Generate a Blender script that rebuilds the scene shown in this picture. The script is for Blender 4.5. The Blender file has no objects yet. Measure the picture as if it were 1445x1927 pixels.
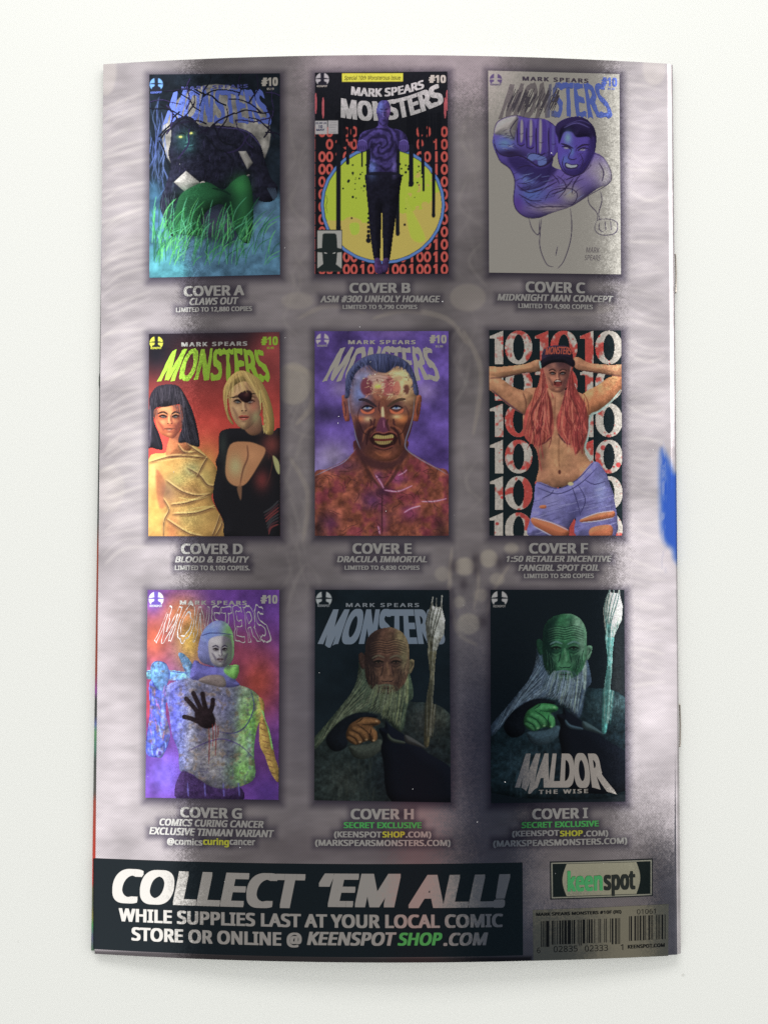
import bpy, bmesh, math, random
import numpy as np
from mathutils import Vector

SC = bpy.context.scene
COL = SC.collection

# ------------------------------------------------------------------ camera
cam_d = bpy.data.cameras.new('camera')
cam = bpy.data.objects.new('camera', cam_d)
COL.objects.link(cam)
CAM_LOC = np.array([-.0025, -.008, .2175])
CAM_ROT = (.02446, -.0061, .00045)
cam.location = CAM_LOC
cam.rotation_euler = CAM_ROT
cam_d.sensor_fit = 'VERTICAL'
cam_d.sensor_height = 36.0
FPX = 1392.0                       # focal length in photograph pixels
cam_d.lens = FPX / 1927 * 36
cam_d.clip_start = .005
cam_d.clip_end = 50
SC.camera = cam

# ------------------------------------------------------------------ view
SC.view_settings.view_transform = 'Standard'
SC.view_settings.look = 'None'
SC.view_settings.exposure = 0.0
SC.view_settings.gamma = 1.0
SC.view_settings.use_curve_mapping = False
SC.cycles.use_denoising = False
SC.cycles.max_bounces = 6
SC.cycles.sample_clamp_indirect = 6

# ------------------------------------------------------------------ the room that lights the book
# A pale room: bright walls and ceiling, a dim stretch of ceiling overhead where the
# photographer leans over the book (dark blue and red clothing towards the lower side).
world = bpy.data.worlds.new('World')
SC.world = world
world.use_nodes = True
wt = world.node_tree
wt.nodes.clear()


def node(nt, kind, **kw):
    n = nt.nodes.new(kind)
    for k, v in kw.items():
        setattr(n, k, v)
    return n


def mth(nt, op, a, b=None, c=None, clamp=False):
    n = nt.nodes.new('ShaderNodeMath')
    n.operation = op
    n.use_clamp = clamp
    for i, v in enumerate((a, b, c)):
        if v is None:
            continue
        if isinstance(v, (int, float)):
            n.inputs[i].default_value = v
        else:
            nt.links.new(v, n.inputs[i])
    return n.outputs[0]


def smooth(nt, v, e0, e1):
    n = nt.nodes.new('ShaderNodeMapRange')
    n.interpolation_type = 'SMOOTHSTEP'
    n.inputs['From Min'].default_value = min(e0, e1)
    n.inputs['From Max'].default_value = max(e0, e1)
    n.inputs['To Min'].default_value = 0 if e0 < e1 else 1
    n.inputs['To Max'].default_value = 1 if e0 < e1 else 0
    nt.links.new(v, n.inputs['Value'])
    return n.outputs['Result']


def mixc(nt, f, a, b, mode='MIX'):
    n = nt.nodes.new('ShaderNodeMix')
    n.data_type = 'RGBA'
    n.blend_type = mode
    if isinstance(f, (int, float)):
        n.inputs[0].default_value = f
    else:
        nt.links.new(f, n.inputs[0])
    for i, v in ((6, a), (7, b)):
        if isinstance(v, (tuple, list)):
            n.inputs[i].default_value = (*v[:3], 1)
        else:
            nt.links.new(v, n.inputs[i])
    return n.outputs[2]


tc = node(wt, 'ShaderNodeTexCoord')
sep = node(wt, 'ShaderNodeSeparateXYZ')
wt.links.new(tc.outputs['Generated'], sep.inputs[0])
dz = mth(wt, 'MAXIMUM', sep.outputs[2], .02)
TX = mth(wt, 'DIVIDE', sep.outputs[0], dz)
TY = mth(wt, 'DIVIDE', sep.outputs[1], dz)


def patch(x0, x1, y0, y1, sx, sy):
    a = mth(wt, 'MULTIPLY', smooth(wt, TX, x0 - sx, x0 + sx), smooth(wt, TX, x1 + sx, x1 - sx))
    b = mth(wt, 'MULTIPLY', smooth(wt, TY, y0 - sy, y0 + sy), smooth(wt, TY, y1 + sy, y1 - sy))
    return mth(wt, 'MULTIPLY', a, b)


room = mixc(wt, smooth(wt, sep.outputs[1], -.8, .7), (.66, .69, .65), (.90, .895, .87))
left_glare = patch(-1.05, -.30, -1.1, 1.1, .08, .3)
right_glare = patch(.34, 3.0, -.75, 1.1, .08, .25)
sky_glare = mth(wt, 'MAXIMUM', left_glare, right_glare)
room = mixc(wt, sky_glare, room, (1.42, 1.42, 1.40))
dim = patch(-.435, .49, -1.4, .86, .03, .06)
sky = mixc(wt, dim, room, (.30, .292, .285))
top = patch(-.16, .24, .60, .95, .07, .035)
sky = mixc(wt, top, sky, (.78, .70, .72))
sky = mixc(wt, patch(.30, .615, -1.1, -.40, .05, .08), sky, (.27, .262, .255))
low = patch(.135, .30, -.95, -.15, .055, .11)
low = mth(wt, 'MAXIMUM', low, patch(.20, .43, -1.1, -.515, .06, .035))
low = mth(wt, 'MAXIMUM', low, patch(.565, 1.3, -1.3, -.46, .025, .05))
sky = mixc(wt, mth(wt, 'MULTIPLY', low, .92), sky, (.042, .056, .082))
mid = patch(-.12, .12, -.30, -.10, .10, .08)
sky = mixc(wt, mth(wt, 'MULTIPLY', mid, .45), sky, (.16, .22, .27))
red = patch(.01, .10, -.62, -.30, .035, .08)
sky = mixc(wt, mth(wt, 'MULTIPLY', red, .7), sky, (.40, .24, .23))
ratio = mth(wt, 'DIVIDE', TY, mth(wt, 'MAXIMUM', TX, .05))    # a tall bright window to the right
win = mth(wt, 'MULTIPLY', smooth(wt, ratio, .09, .17), smooth(wt, ratio, 1.35, 1.2))
win = mth(wt, 'MULTIPLY', win, mth(wt, 'MULTIPLY', smooth(wt, TX, .70, .76), smooth(wt, TX, 3.0, 2.7)))
sky = mixc(wt, win, sky, (3.0, 3.0, 2.9))
bg = node(wt, 'ShaderNodeBackground')
bg.inputs['Strength'].default_value = 1.0
wt.links.new(sky, bg.inputs['Color'])
wo = node(wt, 'ShaderNodeOutputWorld')
wt.links.new(bg.outputs[0], wo.inputs[0])


def area(name, loc, target, sx, sy, energy, col):
    d = bpy.data.lights.new(name, 'AREA')
    d.shape = 'RECTANGLE'
    d.size, d.size_y = sx, sy
    d.energy = energy
    d.color = col
    o = bpy.data.objects.new(name, d)
    COL.objects.link(o)
    o.location = loc
    v = Vector(target) - Vector(loc)
    o.rotation_euler = v.to_track_quat('-Z', 'Y').to_euler()
    return o


area('window_light', (-.05, .95, .60), (0, .12, 0), .7, .30, 7.0, (1, .99, .96))

# ------------------------------------------------------------------ helpers: book surface


def rotm(rx, ry, rz):
    cx, sx, cy, sy, cz, sz = math.cos(rx), math.sin(rx), math.cos(ry), math.sin(ry), math.cos(rz), math.sin(rz)
    Rx = np.array([[1, 0, 0], [0, cx, -sx], [0, sx, cx]])
    Ry = np.array([[cy, 0, sy], [0, 1, 0], [-sy, 0, cy]])
    Rz = np.array([[cz, -sz, 0], [sz, cz, 0], [0, 0, 1]])
    return Rz @ Ry @ Rx


RM = rotm(*CAM_ROT)
W, H = .1679, .2588          # the book, metres
BULGE = .0042
ROLL = .0020                 # rounding into the spine


def zf(x):
    s = np.clip(2 * x / W, -1, 1)
    t = np.clip((x - (W / 2 - ROLL)) / ROLL, 0, 1)
    return .0020 + .0006 * (s + 1) + BULGE * (1 - s * s) - .0005 * t * t


def slope(x):
    h = 2e-5
    return (zf(x + h) - zf(x - h)) / (2 * h)


def page(px, py):
    """page position (x, y) of a printed point measured in the photograph"""
    px = np.asarray(px, float)
    py = np.asarray(py, float)
    d = np.stack([(px - 722.5) / FPX, -(py - 963.5) / FPX, -np.ones_like(px)], -1) @ RM.T
    z = np.full(px.shape, .005)
    for _ in range(10):
        k = (z - CAM_LOC[2]) / d[..., 2]
        x = CAM_LOC[0] + d[..., 0] * k
        z = zf(x)
    return x, CAM_LOC[1] + d[..., 1] * k


def lift(x, y, off):
    s = slope(x)
    n = 1 / np.sqrt(1 + s * s)
    return np.stack([x - s * n * off, y + 0 * x, zf(x) + n * off], -1)


def lin(c):
    c = np.asarray(c, float) / 255.0
    return np.where(c <= .04045, c / 12.92, ((c + .055) / 1.055) ** 2.4)


GAIN = 2.35


def ink(c):
    v = lin(c) * GAIN
    m = v.mean(-1, keepdims=True)
    return np.clip(v * .9 + m * .1, 0, .97)


def link(name, me, mat, parent=None):
    o = bpy.data.objects.new(name, me)
    COL.objects.link(o)
    me.materials.append(mat)
    if parent is not None:
        o.parent = parent
    return o


def set_ink(me, rgb, metal):
    n = len(me.vertices)
    a = me.color_attributes.new('ink', 'FLOAT_COLOR', 'POINT')
    buf = np.empty((n, 4), np.float32)
    buf[:, :3] = rgb
    buf[:, 3] = metal
    a.data.foreach_set('color', buf.ravel())


def surf_normals(me, xs):
    s = slope(xs)
    n = np.stack([-s, np.zeros_like(s), np.ones_like(s)], -1)
    n /= np.linalg.norm(n, axis=1)[:, None]
    me.normals_split_custom_set_from_vertices(n.tolist())


def fast_mesh(name, V, F):
    """quads or tris given as an (n,k) index array"""
    me = bpy.data.meshes.new(name)
    V = np.asarray(V, np.float32)
    F = np.asarray(F, np.int32)
    k = F.shape[1]
    me.vertices.add(len(V))
    me.vertices.foreach_set('co', V.ravel())
    me.loops.add(F.size)
    me.loops.foreach_set('vertex_index', F.ravel())
    me.polygons.add(len(F))
    me.polygons.foreach_set('loop_start', np.arange(0, F.size, k, dtype=np.int32))
    me.polygons.foreach_set('use_smooth', np.ones(len(F), bool))
    me.update(calc_edges=True)
    me.validate()
    return me


# ------------------------------------------------------------------ materials


def principled(name):
    m = bpy.data.materials.new(name)
    m.use_nodes = True
    nt = m.node_tree
    return m, nt, nt.nodes['Principled BSDF']


def foil(name, rough, grain, dots=0.0, coat=0.06):
    """holographic foil under translucent ink: the ink colour comes from the print"""
    m, nt, p = principled(name)
    at = node(nt, 'ShaderNodeAttribute', attribute_name='ink')
    tco = node(nt, 'ShaderNodeTexCoord')
    P = tco.outputs['Object']
    col = at.outputs['Color']
    if dots:
        s = node(nt, 'ShaderNodeSeparateXYZ')
        nt.links.new(P, s.inputs[0])
        k = 2 * math.pi / .00074
        u = mth(nt, 'MULTIPLY', s.outputs[0], k)
        v = mth(nt, 'MULTIPLY', s.outputs[1], k)
        h = mth(nt, 'MULTIPLY', mth(nt, 'SINE', u), mth(nt, 'SINE', v))
        f = smooth(nt, h, -.6, .6)
        f2 = node(nt, 'ShaderNodeMapRange')
        f2.inputs['To Min'].default_value = 1 - dots
        f2.inputs['To Max'].default_value = 1 + dots
        nt.links.new(f, f2.inputs['Value'])
        vm = node(nt, 'ShaderNodeVectorMath', operation='SCALE')
        nt.links.new(col, vm.inputs[0])
        nt.links.new(f2.outputs[0], vm.inputs['Scale'])
        col = vm.outputs[0]
    nt.links.new(col, p.inputs['Base Color'])
    nt.links.new(at.outputs['Alpha'], p.inputs['Metallic'])
    # embossed grain of the foil: every flake leans its own way
    vo = node(nt, 'ShaderNodeTexVoronoi', feature='F1')
    vo.inputs['Scale'].default_value = 3600
    nt.links.new(P, vo.inputs['Vector'])
    sub = node(nt, 'ShaderNodeVectorMath', operation='SUBTRACT')
    sub.inputs[1].default_value = (.5, .5, .5)
    nt.links.new(vo.outputs['Color'], sub.inputs[0])
    no = node(nt, 'ShaderNodeTexNoise')
    no.inputs['Scale'].default_value = 700
    no.inputs['Detail'].default_value = 2
    nt.links.new(P, no.inputs['Vector'])
    sub2 = node(nt, 'ShaderNodeVectorMath', operation='SUBTRACT')
    sub2.inputs[1].default_value = (.5, .5, .5)
    nt.links.new(no.outputs['Color'], sub2.inputs[0])
    a1 = node(nt, 'ShaderNodeVectorMath', operation='SCALE')
    a1.inputs['Scale'].default_value = grain
    nt.links.new(sub.outputs[0], a1.inputs[0])
    a2 = node(nt, 'ShaderNodeVectorMath', operation='SCALE')
    a2.inputs['Scale'].default_value = grain * 1.3
    nt.links.new(sub2.outputs[0], a2.inputs[0])
    ge = node(nt, 'ShaderNodeNewGeometry')
    s1 = node(nt, 'ShaderNodeVectorMath', operation='ADD')
    s2 = node(nt, 'ShaderNodeVectorMath', operation='ADD')
    nn = node(nt, 'ShaderNodeVectorMath', operation='NORMALIZE')
    nt.links.new(ge.outputs['Normal'], s1.inputs[0])
    nt.links.new(a1.outputs[0], s1.inputs[1])
    nt.links.new(s1.outputs[0], s2.inputs[0])
    nt.links.new(a2.outputs[0], s2.inputs[1])
    nt.links.new(s2.outputs[0], nn.inputs[0])
    nt.links.new(nn.outputs[0], p.inputs['Normal'])
    p.inputs['Roughness'].default_value = rough
    p.inputs['Specular IOR Level'].default_value = .3
    p.inputs['Coat Weight'].default_value = coat
    p.inputs['Coat Roughness'].default_value = .12
    return m


M_COVER = foil('halftone_printed_foil', .085, .014, dots=.13)
M_PRINT = foil('picture_printed_foil', .10, .013)
M_BARE = foil('bare_foil', .085, .014)


def plain(name, col, rough=.5, metal=0.0):
    m, nt, p = principled(name)
    p.inputs['Base Color'].default_value = (*col, 1)
    p.inputs['Roughness'].default_value = rough
    p.inputs['Metallic'].default_value = metal
    return m, nt, p


M_PAPER, nt, p = plain('uncoated_paper', (.72, .70, .66), .7)
M_EDGE, nt, p = plain('cut_paper_edge', (.16, .15, .145), .8)
M_STEEL, nt, p = plain('staple_steel', (.42, .38, .34), .35, 1.0)
M_DUST, nt, p = plain('pale_dust', (.95, .95, .95), .5)

# table: white laminate with a faint mottling and a few specks
M_TABLE, nt, p = plain('white_laminate', (.84, .845, .825), .55)
tco = node(nt, 'ShaderNodeTexCoord')
no = node(nt, 'ShaderNodeTexNoise')
no.inputs['Scale'].default_value = 9
no.inputs['Detail'].default_value = 6
nt.links.new(tco.outputs['Object'], no.inputs['Vector'])
c = mixc(nt, no.outputs['Fac'], (.752, .762, .735), (.772, .78, .755))
sp = node(nt, 'ShaderNodeTexVoronoi', feature='F1')
sp.inputs['Scale'].default_value = 34
nt.links.new(tco.outputs['Object'], sp.inputs['Vector'])
c = mixc(nt, smooth(nt, sp.outputs['Distance'], .030, .016), c, (.60, .60, .57))
nt.links.new(c, p.inputs['Base Color'])

# ------------------------------------------------------------------ table
bm = bmesh.new()
bmesh.ops.create_cube(bm, size=1)
for v in bm.verts:
    v.co = Vector((v.co.x * 1.3, v.co.y * 1.3, v.co.z * .03 - .015))
bmesh.ops.bevel(bm, geom=bm.edges[:], offset=.004, segments=2, affect='EDGES')
me = bpy.data.meshes.new('tabletop')
bm.to_mesh(me)
bm.free()
table = link('tabletop', me, M_TABLE)
table['kind'] = 'structure'
table['label'] = 'plain white tabletop under the comic book'
table['category'] = 'tabletop'

# ------------------------------------------------------------------ noise


def vnoise(X, Y, seed):
    r = np.random.RandomState(seed).rand(256, 256).astype(np.float32)
    xi = np.floor(X).astype(int)
    yi = np.floor(Y).astype(int)
    fx = X - xi
    fy = Y - yi
    fx = fx * fx * (3 - 2 * fx)
    fy = fy * fy * (3 - 2 * fy)
    g = lambda a, b: r[(yi + b) & 255, (xi + a) & 255]
    return (g(0, 0) * (1 - fx) + g(1, 0) * fx) * (1 - fy) + (g(0, 1) * (1 - fx) + g(1, 1) * fx) * fy


def fbm(X, Y, scale, seed, octs=4):
    t = 0
    a = .5
    tot = 0
    for o in range(octs):
        t = t + a * vnoise(X / scale * 2 ** o + 17.3 * o, Y / scale * 2 ** o + 9.1 * o, seed + o)
        tot += a
        a *= .55
    return t / tot


def spline(pts, n=4, closed=True):
    p = np.asarray(pts, float)
    if len(p) < 3:
        return p
    out = []
    m = len(p)
    rng = range(m) if closed else range(m - 1)
    for i in rng:
        if closed:
            a, b, c, d = p[i - 1], p[i], p[(i + 1) % m], p[(i + 2) % m]
        else:
            a, b, c, d = p[max(i - 1, 0)], p[i], p[i + 1], p[min(i + 2, m - 1)]
        for k in range(n):
            t = k / n
            out.append(.5 * (2 * b + (c - a) * t + (2 * a - 5 * b + 4 * c - d) * t * t + (3 * b - a - 3 * c + d) * t ** 3))
    if not closed:
        out.append(p[-1])
    return np.array(out)


# ------------------------------------------------------------------ painting a printed picture on a fine grid


class Layer:
    def __init__(self, shape, col=None):
        self.rgb = np.zeros(shape + (3,), np.float32)
        self.a = np.zeros(shape, np.float32)
        if col is not None:
            self.rgb[:] = col
            self.a[:] = 1


class Art:
    """paints in the coordinates of an enlarged crop: photo = origin + s * crop"""

    def __init__(self, X, Y, col):
        self.X, self.Y = X.astype(np.float32), Y.astype(np.float32)
        self.base = Layer(X.shape, col)
        self.cur = self.base
        self.figs = []
        self.ox = self.oy = 0.0
        self.vol = None

    def fig(self):
        self.cur = Layer(self.X.shape)
        self.figs.append(self.cur)
        self.vol = (70, .42, -.55, -.65)

    def box(self, x0, x1, y0, y1):
        X, Y = self.X, self.Y
        c = np.where((X.max(0) >= x0) & (X.min(0) <= x1))[0]
        r = np.where((Y.max(1) >= y0) & (Y.min(1) <= y1))[0]
        if len(c) == 0 or len(r) == 0:
            return None
        return slice(r[0], r[-1] + 1), slice(c[0], c[-1] + 1)

    def put(self, sl, m, col, clip=False):
        L = self.cur
        m = np.clip(m, 0, 1)
        if clip:
            m = m * L.a[sl]
        col = np.asarray(col, np.float32)
        if not clip:
            na = np.maximum(L.a[sl], m)
            # fresh pixels take the new colour outright
            k = np.where(L.a[sl] < .02, 1.0, m)[..., None]
            k = np.where(m[..., None] > .01, k, 0)
            L.a[sl] = na
        else:
            k = m[..., None]
        L.rgb[sl] = L.rgb[sl] * (1 - k) + col * k

    def sd(self, pts, sl):
        X, Y = self.X[sl], self.Y[sl]
        d2 = np.full(X.shape, 1e12, np.float32)
        ins = np.zeros(X.shape, bool)
        n = len(pts)
        for i in range(n):
            ax, ay = pts[i]
            bx, by = pts[(i + 1) % n]
            ex, ey = bx - ax, by - ay
            L = ex * ex + ey * ey
            if L < 1e-9:
                continue
            wx, wy = X - ax, Y - ay
            t = np.clip((wx * ex + wy * ey) / L, 0, 1)
            qx = wx - ex * t
            qy = wy - ey * t
            d2 = np.minimum(d2, qx * qx + qy * qy)
            if ay != by:
                ins ^= ((ay > Y) != (by > Y)) & (X < ex * (Y - ay) / ey + ax)
        d = np.sqrt(d2)
        return np.where(ins, -d, d)

    def off(self, pts):
        return np.asarray(pts, float) + (self.ox, self.oy)

    def F(self, pts, col, f=3.0, a=1.0, clip=False, sm=True):
        """filled shape with a feathered edge"""
        p = self.off(pts)
        if sm:
            p = spline(p)
        sl = self.box(p[:, 0].min() - f, p[:, 0].max() + f, p[:, 1].min() - f, p[:, 1].max() + f)
        if sl is None:
            return
        d = self.sd(p, sl)
        m = np.clip(.5 - d / (2 * f), 0, 1)
        if self.vol and not clip:
            w, st, lx, ly = self.vol         # draw the shape as a rounded body
            w = min(w, .45 * min(np.ptp(p[:, 0]), np.ptp(p[:, 1])))
            t = np.clip(-d / w, 0, 1)
            h = np.sqrt(np.clip(1 - (1 - t) ** 2, 0, 1))
            gy, gx = np.gradient(h * w)
            sx = abs(float(self.X[0, 1] - self.X[0, 0])) + 1e-6
            gx, gy = gx / sx, gy / sx
            n = 1 / np.sqrt(1 + gx * gx + gy * gy)
            lit = (-gx * lx - gy * ly) * n + .55 * (n - 1)
            k = np.clip(1 + st * lit, .3, 1.7)
            for _ in range(2):
                k[1:-1, 1:-1] = (k[1:-1, 1:-1] * 2 + k[:-2, 1:-1] + k[2:, 1:-1] + k[1:-1, :-2] + k[1:-1, 2:]) / 6
            col = np.asarray(col, np.float32) * k[..., None]
        self.put(sl, m * m * (3 - 2 * m) * a, col, clip)

    def L(self, pts, w, col, a=1.0, clip=False, tap=True, sm=True, f=1.6):
        """brush stroke, tapering to its ends"""
        if clip == 'both':               # runs over the ground and over the figure alike
            c = self.cur
            self.cur = self.base
            self.L(pts, w, col, a, False, tap, sm, f)
            self.cur = c
            clip = True
        p = self.off(pts)
        if sm and len(p) > 2:
            p = spline(p, 5, False)
        r = w + f
        sl = self.box(p[:, 0].min() - r, p[:, 0].max() + r, p[:, 1].min() - r, p[:, 1].max() + r)
        if sl is None:
            return
        X, Y = self.X[sl], self.Y[sl]
        m = np.zeros(X.shape, np.float32)
        n = len(p) - 1
        for i in range(n):
            ax, ay = p[i]
            ex, ey = p[i + 1] - p[i]
            Lq = ex * ex + ey * ey + 1e-9
            wx, wy = X - ax, Y - ay
            t = np.clip((wx * ex + wy * ey) / Lq, 0, 1)
            d = np.hypot(wx - ex * t, wy - ey * t)
            g = (i + t) / n
            ww = w * .5 * (np.sqrt(np.clip(4 * g * (1 - g), 0, 1)) * .85 + .15 if tap else 1.0)
            m = np.maximum(m, np.clip((ww - d) / f + .5, 0, 1) * np.minimum(1, ww / f * 1.2 + .15))
        self.put(sl, m * a, col, clip)

    def B(self, cx, cy, rx, ry, col, a=1.0, clip=False, rot=0.0):
        """soft airbrushed patch"""
        cx, cy = cx + self.ox, cy + self.oy
        r = max(rx, ry) * 2.2
        sl = self.box(cx - r, cx + r, cy - r, cy + r)
        if sl is None:
            return
        X, Y = self.X[sl] - cx, self.Y[sl] - cy
        c, s = math.cos(rot), math.sin(rot)
        u = (X * c + Y * s) / rx
        v = (-X * s + Y * c) / ry
        self.put(sl, np.exp(-(u * u + v * v) * 1.1) * a, col, clip)

    def E(self, cx, cy, rx, ry, col, f=3.0, a=1.0, clip=False, rot=0.0):
        t = np.linspace(0, 2 * math.pi, 28, endpoint=False)
        c, s = math.cos(rot), math.sin(rot)
        x, y = rx * np.cos(t), ry * np.sin(t)
        self.F(np.stack([cx + x * c - y * s, cy + x * s + y * c], 1), col, f, a, clip, sm=False)

    def V(self, y0, c0, y1, c1, a=1.0, horizontal=False):
        """ramp of ink over the whole layer"""
        T = self.X if horizontal else self.Y
        t = np.clip((T - y0) / (y1 - y0), 0, 1)[..., None]
        k = self.cur.a[..., None] * a
        self.cur.rgb = self.cur.rgb * (1 - k) + (np.asarray(c0) * (1 - t) + np.asarray(c1) * t) * k

    def N(self, amp, scale, seed, octs=4, col=None, lo=.5, hi=.75):
        """mottle: scale brightness by noise, or scatter a second colour through the layer"""
        n = fbm(self.X - self.ox, self.Y - self.oy, scale, seed, octs)
        if col is None:
            self.cur.rgb *= np.clip(1 + amp * (n - .5) * 2, 0, 3)[..., None]
        else:
            k = (np.clip((n - lo) / (hi - lo), 0, 1) * amp * self.cur.a)[..., None]
            self.cur.rgb = self.cur.rgb * (1 - k) + np.asarray(col) * k

    def hair(self, rnd, n, start, end, bend, w, cols, a=.8, clip=False):
        """n strokes from points along one line to points along another"""
        s = spline(np.asarray(start, float), 8, False)
        e = spline(np.asarray(end, float), 8, False)
        for i in range(n):
            t = rnd.random()
            p = s[int(t * (len(s) - 1))] + (rnd.uniform(-6, 6), rnd.uniform(-6, 6))
            q = e[int(min(1, max(0, t + rnd.uniform(-.06, .06))) * (len(e) - 1))] + (rnd.uniform(-10, 10), rnd.uniform(-14, 14))
            m = (p + q) / 2 + (rnd.uniform(-bend, bend), rnd.uniform(-bend, bend) * .5)
            self.L([p, m, q], w * rnd.uniform(.6, 1.3), cols[rnd.randrange(len(cols))], a * rnd.uniform(.6, 1), clip)


def emblem(A, cx, cy, r, disc, dark):
    """round mark: a man in a broad top hat against a disc"""
    A.E(cx, cy, r, r, disc, 2)
    q = lambda pts: [(cx + x * r, cy + y * r) for x, y in pts]
    A.F(q([(-.30, -1.02), (.30, -1.02), (.26, -.25), (.98, -.13), (.98, -.03), (.28, -.02), (.26, .18), (.34, .30), (.62, .42),
           (.78, 1.05), (-.78, 1.05), (-.62, .42), (-.34, .30), (-.26, .18), (-.28, -.02), (-.98, -.03), (-.98, -.13), (-.26, -.25)]),
        dark, 2, sm=False)


# ------------------------------------------------------------------ the nine pictures (generic figures)
PAINT = {}


def mixrgb(a, b, t):
    return tuple(a[i] * (1 - t) + b[i] * t for i in range(3))


def face(A, cx, cy, w, h, skin, dark, light, lip, iris=(150, 160, 160), brow=(40, 30, 28), turn=0.0, clip=True):
    """small painted face: sockets, brows, eyes, nose, lips; w, h = half sizes"""
    q = lambda x, y: (cx + x * w + turn * w * (1 - x * x) * .35, cy + y * h)
    black = (24, 17, 18)
    # far side of the face falls into shade
    A.F([q(.28, -1), q(.22, -.3), q(.34, .1), q(.22, .35), (q(.3, .7)), q(.2, 1.1), q(1.3, 1.1), q(1.3, -1)], dark, w * .22, .55, clip)
    A.B(*q(-.35, -.62), w * .45, h * .2, light, .55, clip)
    A.B(*q(-.5, .18), w * .26, h * .16, light, .55, clip)
    A.B(*q(.45, .14), w * .2, h * .12, light, .3, clip)
    A.B(*q(-.05, .82), w * .2, h * .1, light, .45, clip)
    A.L([q(-.85, .1), q(-.55, .42), q(-.42, .66)], w * .2, dark, .5, clip, f=w * .12)
    A.L([q(.85, .1), q(.6, .42), q(.45, .66)], w * .2, dark, .6, clip, f=w * .12)
    for s in (-1, 1):
        A.B(*q(s * .43, -.14), w * .30, h * .13, mixrgb(dark, black, .35), .85, clip)
        A.L([q(s * .82, -.28), q(s * .45, -.37), q(s * .14, -.25)], w * .15, brow, .95, clip)
        A.L([q(s * .72, -.25), q(s * .45, -.29), q(s * .22, -.22)], w * .08, light, .5, clip)
        A.F([q(s * .64, -.115), q(s * .44, -.165), q(s * .22, -.10), q(s * .42, -.075)], mixrgb((170, 164, 156), dark, .3), 2, .8, clip)
        A.E(*q(s * .43, -.118), w * .09, h * .048, mixrgb(iris, (24, 22, 26), .6), 1.5, .95, clip)
        A.L([q(s * .76, -.13), q(s * .44, -.185), q(s * .18, -.09)], w * .13, black, .95, clip)
        A.L([q(s * .66, -.09), q(s * .43, -.06), q(s * .24, -.08)], w * .06, black, .7, clip)
        A.E(*q(s * .13 + .02, .265), w * .07, h * .03, black, 2, .8, clip)
    A.L([q(.12, -.2), q(.13, .08), q(.24, .24)], w * .16, dark, .6, clip, f=w * .09)
    A.L([q(-.05, -.2), q(-.04, .2)], w * .13, light, .75, clip, f=w * .08)
    A.B(*q(-.01, .2), w * .1, h * .05, light, .7, clip)
    A.B(*q(.02, .36), w * .14, h * .05, dark, .5, clip)
    A.F([q(-.40, .535), q(-.12, .45), q(0, .475), q(.12, .45), q(.40, .535), q(.14, .67), q(-.14, .67)], lip, 3, .95, clip)
    A.L([q(-.38, .54), q(0, .555), q(.38, .54)], w * .07, black, .9, clip)
    A.L([q(-.14, .61), q(.1, .61)], w * .07, mixrgb(lip, (255, 230, 210), .45), .7, clip)
    A.B(*q(0, .73), w * .2, h * .04, dark, .6, clip)


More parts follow.
